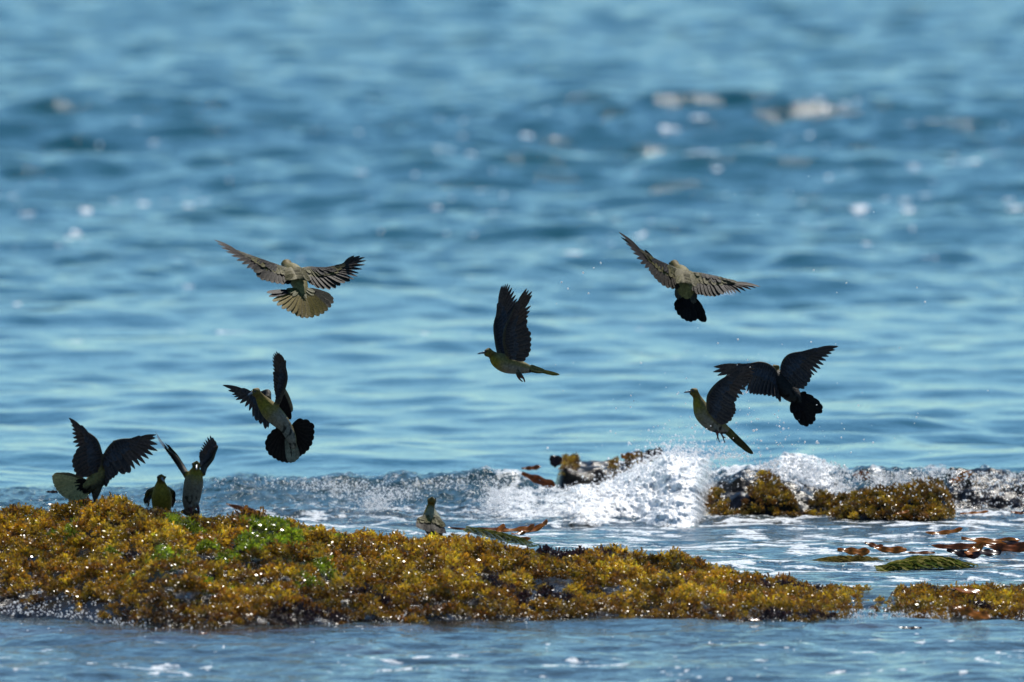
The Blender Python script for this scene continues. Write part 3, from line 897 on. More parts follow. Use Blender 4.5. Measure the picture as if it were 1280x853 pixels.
def tube_mesh(path, rad, sides=14, flat=None):
    """closed tube with rounded ends through a path; radii per point"""
    path = np.asarray(path, float); n = len(path)
    V, Fc = [], []
    up = np.array((0.13, 0.31, 0.94))
    for i in range(n):
        d = unit(path[min(i + 1, n - 1)] - path[max(i - 1, 0)])
        a = unit(np.cross(d, up)); b = np.cross(a, d)
        for k in range(sides):
            th = 2 * math.pi * k / sides
            V.append(path[i] + rad[i] * (a * math.cos(th) + b * math.sin(th)))
    for i in range(n - 1):
        for k in range(sides):
            a_, b_ = i * sides + k, i * sides + (k + 1) % sides
            Fc.append((a_, b_, b_ + sides, a_ + sides))
    s = len(V)
    V.append(path[0] - unit(path[1] - path[0]) * rad[0] * 0.9); V.append(path[-1] + unit(path[-1] - path[-2]) * rad[-1] * 0.9)
    for k in range(sides):
        Fc.append((s, (k + 1) % sides, k)); e = (n - 1) * sides
        Fc.append((s + 1, e + k, e + (k + 1) % sides))
    return V, Fc

C_HEAD = np.array((0.125, 0.092, 0.024)); C_BREAST = np.array((0.20, 0.150, 0.020)); C_BELLY = np.array((0.175, 0.155, 0.125))
C_BACK = np.array((0.165, 0.140, 0.052)); C_ARM = np.array((0.050, 0.045, 0.035)); C_LEG = np.array((0.10, 0.035, 0.035))
BLACK = (0.014, 0.012, 0.013)

def build_body(root, spine, ventral, arms, legs, loc, back=C_BACK, breast=C_BREAST, belly=C_BELLY, head=C_HEAD):
    sp = np.array([s[:3] for s in spine]); rr = np.array([s[3] for s in spine])
    rr = rr * np.interp(np.arange(len(rr)), [0, 1, 2, 6], [1.36, 1.06, 1.10, 1.10])
    dense = catmull(np.hstack([sp, rr[:, None]]), 46)
    V, Fc = [], []
    def addt(path, rad, sides=16):
        v, f = tube_mesh(path, rad, sides)
        o = len(V); V.extend(v); Fc.extend([tuple(i + o for i in q) for q in f])
    addt(dense[:, :3], dense[:, 3], 20)
    for bones in arms:
        b = catmull(bones, 22)
        addt(b, np.interp(np.linspace(0, 1, 22), [0, 0.3, 0.66, 1], [0.011, 0.0085, 0.006, 0.0025]), 10)
    for lg in legs:
        b = catmull([q[:3] for q in lg], 14); r_ = np.interp(np.linspace(0, 1, 14), np.linspace(0, 1, len(lg)), [q[3] for q in lg])
        addt(b, r_, 8)
    me = bpy.data.meshes.new('tmp')
    me.from_pydata([tuple(v - loc) for v in V], [], Fc)
    ob = bpy.data.objects.new('tmp', me); COL.objects.link(ob)
    m = ob.modifiers.new('r', 'REMESH'); m.mode = 'VOXEL'; m.voxel_size = 0.0017
    sm = ob.modifiers.new('s', 'SMOOTH'); sm.factor = 0.5; sm.iterations = 6
    dg = bpy.context.evaluated_depsgraph_get()
    ev = ob.evaluated_get(dg)
    res = bpy.data.meshes.new_from_object(ev)
    bpy.data.objects.remove(ob); bpy.data.meshes.remove(me)
    res.name = 'body'
    n = len(res.vertices)
    co = np.empty(n * 3, np.float32); res.vertices.foreach_get('co', co); co = co.reshape(-1, 3) + loc
    d2 = ((co[:, None, :] - dense[None, :, :3]) ** 2).sum(-1)
    k = d2.argmin(1); dist = np.sqrt(d2[np.arange(n), k]); u = k / 45.0
    ven = unit(ventral)
    off = (co - dense[k, :3]) / np.maximum(dist, 1e-6)[:, None]
    vd = off @ ven
    vent = sstep(-0.25, 0.35, vd)[:, None]
    uu = u[:, None]
    bl = sstep(0.34, 0.58, uu + 0.05 * perlin(co[:, 0] * 60, co[:, 2] * 60, 505)[:, None])
    front = breast * (1 - bl) + belly * bl
    bk = head * (1 - sstep(0.2, 0.34, uu)) + back * sstep(0.2, 0.34, uu)
    front = head * (1 - sstep(0.12, 0.24, uu)) + front * sstep(0.12, 0.24, uu)
    c = bk * (1 - vent) + front * vent
    # dark streaks on the vent
    st = sstep(0.1, 0.45, perlin(co[:, 0] * 90 + co[:, 1] * 30, co[:, 2] * 55, 500))[:, None] * sstep(0.62, 0.75, uu) * vent
    c = c * (1 - 0.85 * st)
    arm = sstep(1.12, 1.45, dist / dense[k, 3])[:, None]
    c = c * (1 - arm) + C_ARM * arm
    if legs:
        lp = np.concatenate([catmull([q[:3] for q in lg], 14)[3:] for lg in legs])
        dl = np.sqrt(((co[:, None, :] - lp[None]) ** 2).sum(-1)).min(1)
        lw = ((dl < 0.006) & (arm[:, 0] > 0.3))[:, None]
        c = np.where(lw, C_LEG, c)
    at = res.attributes.new('col', 'FLOAT_COLOR', 'POINT')
    at.data.foreach_set('color', np.hstack([c, np.ones((n, 1))]).astype(np.float32).ravel())
    res.materials.clear(); res.materials.append(M['plumage'])
    res.polygons.foreach_set('use_smooth', np.full(len(res.polygons), True))
    b = bpy.data.objects.new('body', res); COL.objects.link(b); b.parent = root
    return b

class Plume:
    def __init__(s, seed): s.V, s.F, s.C, s.rs = [], [], [], np.random.RandomState(seed)
    def feather(s, base, tip, nrm, width, col, fringe, bow=None, point=0.0, twist=0.18, fr_w=1.0, dark=1.0):
        base = np.asarray(base, float); tip = np.asarray(tip, float)
        L = np.linalg.norm(tip - base)
        d = unit(tip - base)
        lat = unit(np.cross(d, nrm)); nn = np.cross(lat, d)
        lat = lat * math.cos(twist) + nn * math.sin(twist)
        nn = unit(np.cross(d, lat))
        prof = [(0, .34), (.12, .60), (.3, .88), (.5, 1.0), (.68, 1.0 - .16 * point), (.82, .90 - .32 * point), (.92, .68 - .34 * point), (.975, .40 - .22 * point), (1, .06)]
        ff = s.rs.uniform(0.85, 1.15)
        for side in (0, 1):                      # two skins: a vane with a real thickness
            i0 = len(s.V)
            for t, w in prof:
                q = base + (tip - base) * t
                if bow is not None: q = q + bow * math.sin(math.pi * t) * L
                q = q - nn * L * 0.03 * math.sin(math.pi * t)
                for k, (x, h) in enumerate(((-1, 0), (-.5, .5), (0, 1), (.5, .5), (1, 0))):
                    hh = (h * 0.10 * width * w) * (1 if side == 0 else 0.9) - (0.0 if side == 0 else 0.0006)
                    if x in (-1, 1): hh = 0
                    s.V.append(q + lat * x * w * width * 0.5 + nn * hh)
                    e = max(abs(x) ** 2 * 0.8, sstep(0.86, 1.0, t)) * fr_w
                    c = np.array(col) * ff * (0.8 if x == 0 else 1) * (1 - e) + np.array(fringe) * e
                    s.C.append(c)
            for r_ in range(len(prof) - 1):
                for k in range(4):
                    a = i0 + r_ * 5 + k
                    q4 = (a, a + 1, a + 6, a + 5)
                    s.F.append(q4 if side == 0 else q4[::-1])
    def build(s, name, root, loc):
        return make_obj(name, np.array(s.V) - loc, np.array(s.F), M['tail' if name == 'tail' else 'feather'], parent=root, attrs=dict(col=np.array(s.C)))

PAL = dict(upper=dict(prim=(0.050, 0.038, 0.036), sec=(0.042, 0.036, 0.028), gc=(0.16, 0.140, 0.040), mc=(0.16, 0.145, 0.042), lc=(0.12, 0.11, 0.04), fr=(0.075, 0.062, 0.045)),
           under=dict(prim=(0.085, 0.060, 0.055), sec=(0.045, 0.044, 0.054), gc=(0.050, 0.062, 0.088), mc=(0.038, 0.046, 0.066), lc=(0.028, 0.030, 0.040), fr=(0.16, 0.115, 0.09)))  # underwing blues have the sky sheen painted in

def build_wing(root, loc, bones, tips, side, n=20, seed=1, view=None, wscale=1.0, extra=(), dark_lesser=False, prim_frac=0.46, gc_len=0.5):
    pl = Plume(seed)
    bones = [np.array(b) for b in bones]            # shoulder, elbow, wrist, hand tip
    tp = catmull(tips, n)
    jit = pl.rs.uniform(-0.022, 0.012, n)
    bb = []
    for i in range(n):
        t = i / (n - 1)
        if t < prim_frac:
            f = t / prim_frac; q = bones[3] * (1 - f) + bones[2] * f
        else:
            f = (t - prim_frac) / (1 - prim_frac)
            L1 = np.linalg.norm(bones[2] - bones[1]); L2 = np.linalg.norm(bones[1] - bones[0]); g = f * (L1 + L2)
            q = bones[2] + (bones[1] - bones[2]) * g / L1 if g < L1 else bones[1] + (bones[0] - bones[1]) * (g - L1) / L2
        bb.append(q)
    bb = np.array(bb)
    tp = tp + (tp - bb) * jit[:, None]
    view = np.array((0, -1, 0.05)) if view is None else np.array(view)
    nr = []
    for i in range(n):
        j0, j1 = max(i - 2, 0), min(i + 2, n - 1)
        span = (bb[j1] + tp[j1]) - (bb[j0] + tp[j0])
        v = np.cross(tp[i] - bb[i], span)
        if v @ view < 0: v = -v
        nr.append(unit(v))
    nr = np.array(nr)
    nr = np.array([unit(nr[max(i - 2, 0):i + 3].sum(0)) for i in range(n)])
    other = 'under' if side == 'upper' else 'upper'
    pa, pb = PAL[side], PAL[other]
    for i in range(n):
        j0, j1 = max(i - 1, 0), min(i + 1, n - 1)
        gap = np.linalg.norm(tp[j1] - tp[j0]) / (j1 - j0)
        L = np.linalg.norm(tp[i] - bb[i])
        prim = i < n * prim_frac
        w = (min(max(gap * 1.2, 0.012), 0.020) if prim else min(max(gap * 2.1, 0.015), 0.030)) * wscale
        w = min(w, L * 0.4)
        pl.feather(bb[i] - nr[i] * (i * 0.00022), tp[i], nr[i], w, pa['prim' if prim else 'sec'], pa['fr'], point=0.85 if prim else 0.05,
                   fr_w=0.55, bow=nr[i] * 0.01, twist=0.15)
    for sgn, pal in ((1, pa), (-1, pb)):
        for row, (fl, wd, key, lift) in enumerate(((gc_len, 0.017, 'gc', 0.0035), (gc_len * 0.62, 0.015, 'mc', 0.0055), (gc_len * 0.36, 0.013, 'lc', 0.0070))):
            m = int(n * (0.9 + 0.25 * row))
            for i in range(m):
                t = i / (m - 1) * (n - 1)
                i0 = min(int(t), n - 2); f = t - i0
                b = bb[i0] * (1 - f) + bb[i0 + 1] * f; e = tp[i0] * (1 - f) + tp[i0 + 1] * f; q = unit(nr[i0] * (1 - f) + nr[i0 + 1] * f)
                l_ = fl * (0.55 + 0.45 * min(1, t / (n * prim_frac))) * pl.rs.uniform(0.9, 1.1)
                if np.linalg.norm(e - b) * l_ > 0.06: l_ = 0.06 / np.linalg.norm(e - b)
                col = pal[key]
                if dark_lesser and sgn == 1 and row > 0 and 0.36 < t / n < 0.70: col, l_ = BLACK, l_ * 1.25
                if t / n < 0.28: col = tuple(0.6 * a + 0.4 * b_ for a, b_ in zip(pal['prim'], col))
                pl.feather(b + q * sgn * lift * 1.3, b + (e - b) * l_ + q * sgn * (lift * 0.8 + (0.004 * (pl.rs.rand() ** 2))), q * sgn, wd, col, pal['fr'], fr_w=0.35, twist=0.1)
    for (b, e, w, col) in extra:
        e0 = np.asarray(e, float); b0 = np.asarray(b, float)
        pl.feather(b0, e0, view, w, col, tuple(min(1, c * 1.5) for c in col), fr_w=0.4)
    return pl.build('wing', root, loc)

def build_tail(root, loc, base, tips, n, width, col, fringe, cov=None, view=(0, -1, 0.05), seed=3, spread=0.012, colf=None, base_col=None):
    pl = Plume(seed)
    tp = catmull(tips, n)
    base = np.array(base); view = np.array(view, float)
    mid = tp.mean(0)
    axis = unit(mid - base)
    lat = unit(np.cross(axis, view))
    if (tp[-1] - tp[0]) @ lat < 0: lat = -lat
    nr = unit(np.cross(lat, axis))
    if nr @ view < 0: nr = -nr
    for i in range(n):
        f = i / (n - 1) * 2 - 1
        b = base + lat * spread * f - nr * abs(f) * 0.004
        c = colf(i / (n - 1)) if colf else col
        pl.feather(b, tp[i] - nr * abs(f) * 0.002, nr, width, c, fringe, fr_w=0.6, point=-0.28, twist=0.10 * (1 if f < 0 else -1))
    cv = cov or (col, 0.5)
    for row, fl in enumerate((cv[1], cv[1] * 0.62)):
        for sgn in (1, -1):
            for i in range(9):
                f = i / 8
                k = min(int(f * (n - 1)), n - 1)
                e = base + (tp[k] - base) * fl
                pl.feather(base + lat * spread * (f * 2 - 1) + nr * sgn * (0.005 + .002 * row), e + nr * sgn * 0.004, nr * sgn, 0.016, cv[0], tuple(min(1, c * 1.3) for c in cv[0]), fr_w=0.3)
    return pl.build('tail', root, loc)

def cone_beak(root, loc, a, b, r):
    a = np.array(a); b = np.array(b)
    ts = np.linspace(0, 1, 9)
    path = np.array([a + (b - a) * t for t in ts]); path[:, 2] -= 0.0016 * ts ** 3
    rad = r * np.array([1, .86, .74, .66, .64, .66, .58, .38, .12])
    v, f = tube_mesh(path, rad, 12)
    return make_obj('beak', np.array(v) - loc, f, M['bill'], parent=root)

def ball(name, root, loc, c, r, mat):
    v, f = [], []
    ns, nrg = 12, 8
    for i in range(1, nrg):
        for k in range(ns):
            th, ph = math.pi * i / nrg, 2 * math.pi * k / ns
            v.append(np.array(c) + r * np.array((math.sin(th) * math.cos(ph), math.sin(th) * math.sin(ph), math.cos(th))))
    v += [np.array(c) + np.array((0, 0, r)), np.array(c) - np.array((0, 0, r))]
    for i in range(nrg - 2):
        for k in range(ns):
            a, b = i * ns + k, i * ns + (k + 1) % ns
            f.append((a, a + ns, b + ns, b))
    for k in range(ns):
        f.append((len(v) - 2, k, (k + 1) % ns)); e = (nrg - 2) * ns
        f.append((len(v) - 1, e + (k + 1) % ns, e + k))
    return make_obj(name, np.array(v) - loc, f, mat, parent=root)

def pigeon(ox, oy, s, Y, spine, ventral, bill, wings, tail, label, legs=(), headup=(0, 0, 1), seed=1, **kw):
    def W_(p): return P(ox + p[0] / s, oy + p[1] / s, Y + (p[2] if len(p) > 2 else 0))
    sp = [(*W_(q), q[3] / 1000) for q in spine]
    loc = np.array(sp[len(sp) // 2][:3]).copy()
    low = min(q[2] - q[3] for q in sp)
    loc[2] = low
    root = bpy.data.objects.new('flying_pigeon' if kw.pop('flying', True) else 'perched_pigeon', None)
    COL.objects.link(root); root.location = tuple(loc)
    root.empty_display_size = 0.05
    tag(root, label, 'pigeon', 'green pigeons visiting the reef')
    arms = [[W_(b) for b in w['bones']] for w in wings]
    lg = [[(*W_(q), q[3] / 1000) for q in l] for l in legs]
    build_body(root, sp, ventral, arms, lg, loc, **kw)
    for i, w in enumerate(wings):
        opt = {k: v for k, v in w.items() if k not in ('bones', 'tips', 'extra')}
        ex = [(W_(a), W_(b), wd / 1000, c) for a, b, wd, c in w.get('extra', ())]
        build_wing(root, loc, arms[i], [W_(q) for q in w['tips']], seed=seed * 10 + i, extra=ex, **opt)
        if opt['side'] == 'upper' and opt.get('dark_lesser'):      # shoulder feathers bridging back and wing
            pl = Plume(seed + 500 + i)
            sh, tin = arms[i][0], [W_(q) for q in w['tips'][-4:]]
            s2, s4 = np.array(sp[2][:3]), np.array(sp[4][:3])
            for row in range(3):
                for k in range(9):
                    f = k / 8
                    b0 = (sh * (1 - f) + s2 * f) + (s4 - s2) * 0.22 * row + np.array((0, -0.036, 0.014))
                    e0 = (tin[1] * (1 - f) + s4 * f)
                    e0 = b0 + unit(e0 - b0 + np.array((0, -0.07, 0.0))) * 0.050
                    pl.feather(b0, e0, (0, -1, 0.35), 0.017, C_BACK * pl.rs.uniform(0.8, 1.25), C_BACK * 0.7, fr_w=0.4)
            pl.build('scapular_feathers', root, loc)
    if tail:
        t = dict(tail)
        build_tail(root, loc, W_(t.pop('base')), [W_(q) for q in t.pop('tips')], seed=seed + 77, **t)
    # beak and eyes on the head
    hc = np.array(sp[0][:3]); hr = sp[0][3]
    bt = W_(bill); bd = unit(bt - hc)
    cone_beak(root, loc, hc + bd * hr * 1.0, hc + (bt - hc) * 0.99, 0.0048)
    lat = unit(np.cross(bd, np.array(headup, float))); up = np.cross(lat, bd)
    for sg in (1, -1):
        ball('eye', root, loc, hc + (lat * sg * 1.06 + bd * 0.50 + up * 0.26) * hr, 0.0034, M['eye'])
    return root

UG = (0.055, 0.052, 0.035)
# 1 upper left, seen from behind with the tail fanned
pigeon(250, 280, 5.565, 56.9,
       [(602, 283, .150, 14), (612, 300, .115, 15), (640, 325, .070, 24), (668, 362, .025, 28), (695, 420, -.03, 24), (712, 465, -.07, 17), (720, 500, -.10, 9)],
       (0, .35, -.9), (588, 290, .20),
       [dict(bones=[(620, 335, .03), (535, 297, .05), (440, 265, .04), (300, 222, .03)], side='upper', dark_lesser=True, n=18,
             tips=[(101, 112, .02), (122, 140, .0), (160, 178, -.01), (205, 212, -.02), (248, 250, -.03), (292, 282, -.035), (335, 312, -.04), (365, 322, -.045), (392, 362, -.05), (425, 388, -.055), (465, 402, -.06), (510, 412, -.06), (555, 418, -.055), (600, 424, -.05), (628, 395, -.03)]),
        dict(bones=[(695, 330, .03), (765, 312, .05), (860, 318, .04), (985, 305, .04)], side='upper', dark_lesser=True, n=19,
             tips=[(1074, 220, .03), (1122, 222, .03), (1152, 236, .02), (1154, 266, .01), (1144, 300, .0), (1114, 335, -.01), (1102, 360, -.02), (1072, 385, -.03), (1040, 400, -.03), (1000, 414, -.04), (968, 438, -.045), (925, 452, -.05), (880, 459, -.055), (835, 453, -.055), (795, 436, -.05), (762, 398, -.04), (745, 360, -.02)])],
       dict(base=(706, 455, -.065), n=20, width=.027, col=(0.26, 0.22, 0.05), fringe=(0.05, 0.045, 0.035), cov=((0.15, 0.145, 0.05), .42), spread=.014,
            colf=lambda t: (0.02, 0.02, 0.02) if t < .10 else ((0.12, 0.105, 0.07) if t > .72 else (0.27, 0.205, 0.045)),
            tips=[(464, 476, -.12), (505, 535, -.16), (570, 588, -.20), (640, 620, -.22), (700, 652, -.22), (765, 656, -.22), (840, 636, -.21), (892, 598, -.19), (928, 545, -.16), (905, 502, -.13), (800, 470, -.10)]),
       'pigeon flying in the upper left, seen from behind, olive tail fanned wide', seed=1)

# 2 braking in the air above the reef, belly towards us
pigeon(270, 430, 5.33, 56.4,
       [(262, 318, -.02, 12.5), (285, 345, -.01, 13), (318, 392, .0, 21), (362, 445, .0, 28), (415, 500, .0, 26), (462, 550, .0, 20), (500, 625, -.01, 16), (518, 690, -.01, 8)],
       (-.35, -.9, -.15), (212, 340, -.03),
       [dict(bones=[(345, 365, .02), (345, 318, .05), (275, 335, .08), (215, 322, .10)], side='under', n=15, wscale=.8, prim_frac=.6,
             tips=[(45, 275, .11), (97, 325, .10), (117, 350, .10), (134, 378, .09), (181, 410, .08), (221, 446, .07), (256, 502, .06), (292, 532, .05), (335, 568, .04), (352, 545, .03), (350, 500, .03)]),
        dict(bones=[(398, 415, -.01), (432, 345, -.03), (468, 230, -.05), (455, 130, -.05)], side='under', n=18, wscale=.95,
             tips=[(432, 70, -.07), (405, 50, -.07), (384, 60, -.06), (374, 85, -.06), (377, 130, -.05), (380, 175, -.05), (382, 215, -.04), (384, 255, -.03), (386, 290, -.02), (394, 330, -.01), (398, 380, 0)],
             extra=[((450, 290, .02), (507, 452, .06), 18, (0.19, 0.18, 0.13)), ((448, 300, .02), (500, 462, .06), 15, (0.16, 0.15, 0.11)), ((445, 330, .0), (497, 505, .05), 18, BLACK), ((440, 350, .0), (480, 515, .04), 18, BLACK), ((430, 360, .0), (465, 500, .03), 18, BLACK), ((420, 370, .0), (445, 480, .02), 18, BLACK)])],
       dict(base=(478, 572, .015), n=22, width=.030, col=BLACK, fringe=(0.05, 0.035, 0.03), cov=(BLACK, .30), spread=.012,
            colf=lambda t: (0.34, 0.35, 0.28) if .44 < t < .60 else BLACK,
            tips=[(395, 582, .01), (350, 630, .01), (330, 685, .01), (352, 738, .01), (400, 772, .01), (445, 790, .01), (492, 794, .01), (525, 786, .01), (560, 752, .01), (605, 722, .01), (642, 668, .01), (657, 600, .01), (650, 535, .01), (585, 510, .01)]),
       'pigeon braking in the air at left, one wing straight up, black tail fanned', seed=2)

# 3 landing at the left end of the reef
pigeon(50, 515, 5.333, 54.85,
       [(518, 212, .10, 13.5), (492, 262, .085, 14), (455, 330, .06, 22), (420, 400, .03, 29), (375, 455, .01, 27), (330, 490, -.01, 20), (290, 505, -.02, 11)],
       (.3, -.1, -1), (560, 205, .14),
       [dict(bones=[(395, 400, .0), (402, 290, .0), (370, 185, .0), (285, 120, .01)], side='under', n=18,
             tips=[(192, 40, .0), (203, 66, .0), (211, 98, .0), (214, 132, .0), (219, 168, .0), (221, 205, .0), (236, 240, .0), (246, 264, -.01), (222, 302, -.02), (212, 335, -.02), (216, 370, -.03), (232, 404, -.03), (250, 427, -.03), (280, 428, -.02), (310, 415, -.01)]),
        dict(bones=[(430, 400, .03), (432, 300, .0), (505, 200, -.02), (640, 180, -.02)], side='under', n=17, prim_frac=.52,
             tips=[(776, 152, -.02), (768, 182, -.02), (788, 238, -.03), (764, 282, -.03), (730, 313, -.04), (697, 348, -.04), (658, 372, -.05), (614, 398, -.05), (570, 422, -.05), (540, 380, -.05), (508, 434, -.05), (488, 442, -.05), (462, 472, -.04), (448, 495, -.03)])],
       dict(base=(325, 495, -.01), n=16, width=.025, col=(0.30, 0.27, 0.11), fringe=(0.40, 0.36, 0.22), cov=(BLACK, .46), spread=.013,
            colf=lambda t: BLACK if t < .18 else (0.55, 0.50, 0.24),  # pale tail colour paints in the sun shining through
            tips=[(150, 420, -.02), (88, 420, -.03), (82, 452, -.04), (98, 500, -.05), (132, 545, -.06), (175, 572, -.06), (225, 580, -.06), (275, 570, -.05)]),
       'pigeon landing at the left end of the reef, dark open wings and pale fanned tail', seed=3,
       legs=[[(345, 500, .0, 14), (310, 548, .0, 8), (292, 580, .0, 2.4), (290, 610, .0, 2.2)], [(400, 450, .0, 18), (375, 530, .0, 15), (368, 575, .0, 9), (372, 612, .0, 3)]],
       breast=np.array((.05, .05, .02)), belly=np.array((.05, .05, .035)))  # breast and belly darkened to paint in the backlit shade

# 4 perched, facing us
pigeon(50, 515, 5.333, 55.02,
       [(808, 437, -.015, 11), (806, 462, -.008, 12), (806, 500, .0, 20), (810, 550, .005, 29), (812, 600, .015, 30), (812, 660, .03, 25), (808, 700, .05, 14)],
       (0, -1, .2), (826, 462, -.045),
       [dict(bones=[(772, 515, .02), (748, 520, .02), (728, 530, .02), (722, 550, .03)], side='upper', n=13, wscale=1.0,
             tips=[(722, 640, .10), (716, 638, .09), (702, 628, .07), (695, 615, .05), (697, 600, .04), (705, 590, .03), (716, 590, .02), (725, 590, .01)]),
        dict(bones=[(848, 515, .02), (862, 520, .02), (876, 530, .02), (882, 550, .03)], side='upper', n=13, wscale=1.0,
             tips=[(880, 640, .10), (886, 638, .09), (893, 625, .07), (898, 608, .05), (896, 595, .04), (890, 588, .03), (882, 588, .02), (874, 588, .01)])],
       dict(base=(808, 660, .07), n=10, width=.022, col=UG, fringe=UG, tips=[(790, 690, .16), (800, 695, .17), (808, 697, .175), (818, 695, .17), (828, 690, .16)], view=(0, 0, 1)),
       'small upright pigeon sitting on the reef with folded wings, yellow green breast towards us', seed=4, flying=False, belly=C_BREAST * 0.8)

# 5 standing with both wings raised
pigeon(50, 515, 5.333, 55.0,
       [(1043, 350, -.01, 11.5), (1040, 375, -.005, 12), (1033, 412, .0, 21), (1026, 460, .0, 28), (1016, 530, .01, 28), (1004, 600, .02, 25), (992, 655, .035, 13)],
       (0, -1, .1), (1043, 384, -.05),
       [dict(bones=[(975, 415, .0), (950, 372, .03), (905, 300, .05), (855, 245, .06)], side='under', n=17, wscale=.62,
             tips=[(768, 128, .10), (776, 158, .13), (792, 190, .15), (812, 218, .16), (832, 250, .17), (858, 284, .17), (882, 318, .17), (904, 348, .17), (924, 378, .16), (945, 408, .14), (958, 432, .10)]),
        dict(bones=[(1082, 415, .0), (1098, 370, .02), (1148, 312, .03), (1172, 240, .03)], side='under', n=18, wscale=.95,
             tips=[(1162, 190, .05), (1138, 157, .05), (1110, 175, .06), (1090, 203, .06), (1076, 232, .07), (1064, 262, .08), (1060, 296, .08), (1066, 322, .08), (1064, 345, .08), (1075, 372, .07), (1078, 400, .05)])],
       dict(base=(1000, 640, .04), n=10, width=.024, col=UG, fringe=(0.1, 0.09, 0.05), tips=[(958, 672, .10), (985, 690, .12), (1010, 703, .13), (1038, 700, .12), (1042, 684, .10)], view=(0, -.4, 1)),
       'tall pigeon standing on the reef facing us with both wings raised', seed=5, flying=False,
       legs=[[(1040, 610, .0, 9), (1056, 650, -.005, 5), (1060, 690, -.005, 2.6), (1058, 712, -.01, 2.2)], [(1000, 610, .0, 9), (1006, 650, -.005, 5), (1010, 690, -.005, 2.6), (1010, 712, -.01, 2.2)]])

# 6 flying left in the middle, wings up
pigeon(590, 345, 6.09, 56.3,
       [(118, 580, -.01, 11.8), (150, 600, .0, 13), (190, 635, .0, 23), (250, 668, .0, 27), (320, 685, .01, 25), (400, 702, .01, 17), (455, 715, .02, 9)],
       (-.25, -.2, -1), (40, 592, -.01),
       [dict(bones=[(215, 600, .03), (190, 500, .06), (175, 370, .08), (205, 255, .09)], side='under', n=19,
             tips=[(226, 74, .10), (257, 60, .10), (290, 66, .10), (321, 114, .10), (347, 170, .09), (340, 240, .08), (335, 320, .07), (335, 400, .06), (330, 470, .05), (320, 530, .04)]),
        dict(bones=[(280, 610, -.02), (250, 500, -.05), (262, 390, -.07), (335, 240, -.08)], side='under', n=18, wscale=1.05,
             tips=[(416, 97, -.10), (437, 110, -.10), (462, 127, -.09), (445, 172, -.09), (420, 215, -.08), (448, 230, -.08), (436, 278, -.07), (428, 318, -.07), (418, 360, -.06), (430, 400, -.06), (450, 440, -.05), (455, 495, -.05), (450, 545, -.04), (440, 590, -.04), (412, 636, -.03)])],
       dict(base=(440, 702, .01), n=6, width=.011, col=(0.34, 0.27, 0.06), fringe=(0.15, 0.13, 0.05), cov=((0.20, 0.19, 0.07), .5), spread=.007, view=(0, -1, .5),
            tips=[(662, 750, .0), (668, 752, .01), (662, 754, .02), (640, 756, .03), (600, 748, .04)]),
       'pigeon flying to the left at the middle of the picture, both wings straight up', seed=6,
       legs=[[(350, 735, -.01, 9), (375, 765, -.015, 7), (392, 780, -.015, 3.5), (402, 808, -.015, 2.5)], [(345, 735, .02, 8), (355, 770, .02, 5), (368, 792, .02, 3), (385, 805, .02, 2.4)]])

# 7 upper right, from behind
pigeon(760, 280, 6.32, 57.0,
       [(520, 320, .14, 12.5), (545, 348, .11, 14), (578, 385, .07, 23), (602, 440, .02, 27), (612, 505, -.01, 24), (620, 560, -.02, 19), (625, 600, -.03, 10)],
       (0, .35, -.9), (498, 316, .18),
       [dict(bones=[(555, 385, .03), (490, 345, .04), (375, 296, .04), (290, 252, .03)], side='upper', dark_lesser=True, n=18,
             tips=[(86, 66, .01), (112, 122, .0), (165, 180, -.01), (195, 228, -.02), (232, 282, -.03), (275, 335, -.035), (318, 368, -.04), (348, 405, -.05), (385, 450, -.055), (425, 484, -.06), (470, 510, -.06), (520, 520, -.05), (550, 510, -.04), (565, 480, -.02)],
             extra=[((370, 285, .03), (288, 206, .05), 9, BLACK)]),
        dict(bones=[(650, 402, .03), (735, 405, .05), (850, 428, .04), (960, 462, .03)], side='upper', dark_lesser=True, n=19,
             tips=[(1206, 497, .02), (1155, 512, .01), (1100, 530, .0), (1042, 547, -.01), (995, 547, -.02), (962, 556, -.03), (925, 552, -.04), (880, 568, -.05), (835, 576, -.055), (790, 576, -.06), (745, 568, -.055), (705, 556, -.05), (678, 530, -.03), (665, 500, -.01)],
             extra=[((850, 428, .03), (905, 425, .05), 7, (0.12, 0.12, 0.05))])],
       dict(base=(615, 565, -.02), n=12, width=.026, col=BLACK, fringe=(0.03, 0.025, 0.02), cov=(BLACK, .5), spread=.014,
            tips=[(540, 655, -.06), (548, 695, -.07), (580, 738, -.08), (620, 765, -.09), (655, 776, -.09), (695, 765, -.09), (735, 750, -.08), (770, 786, -.08), (762, 735, -.07), (740, 690, -.06)]),
       'pigeon flying in the upper right, seen from behind, with a short black tail', seed=7,
       legs=[[(560, 520, -.01, 14), (555, 560, -.02, 13), (575, 595, -.03, 8)], [(670, 530, -.01, 14), (672, 575, -.02, 15), (672, 625, -.04, 12)]])

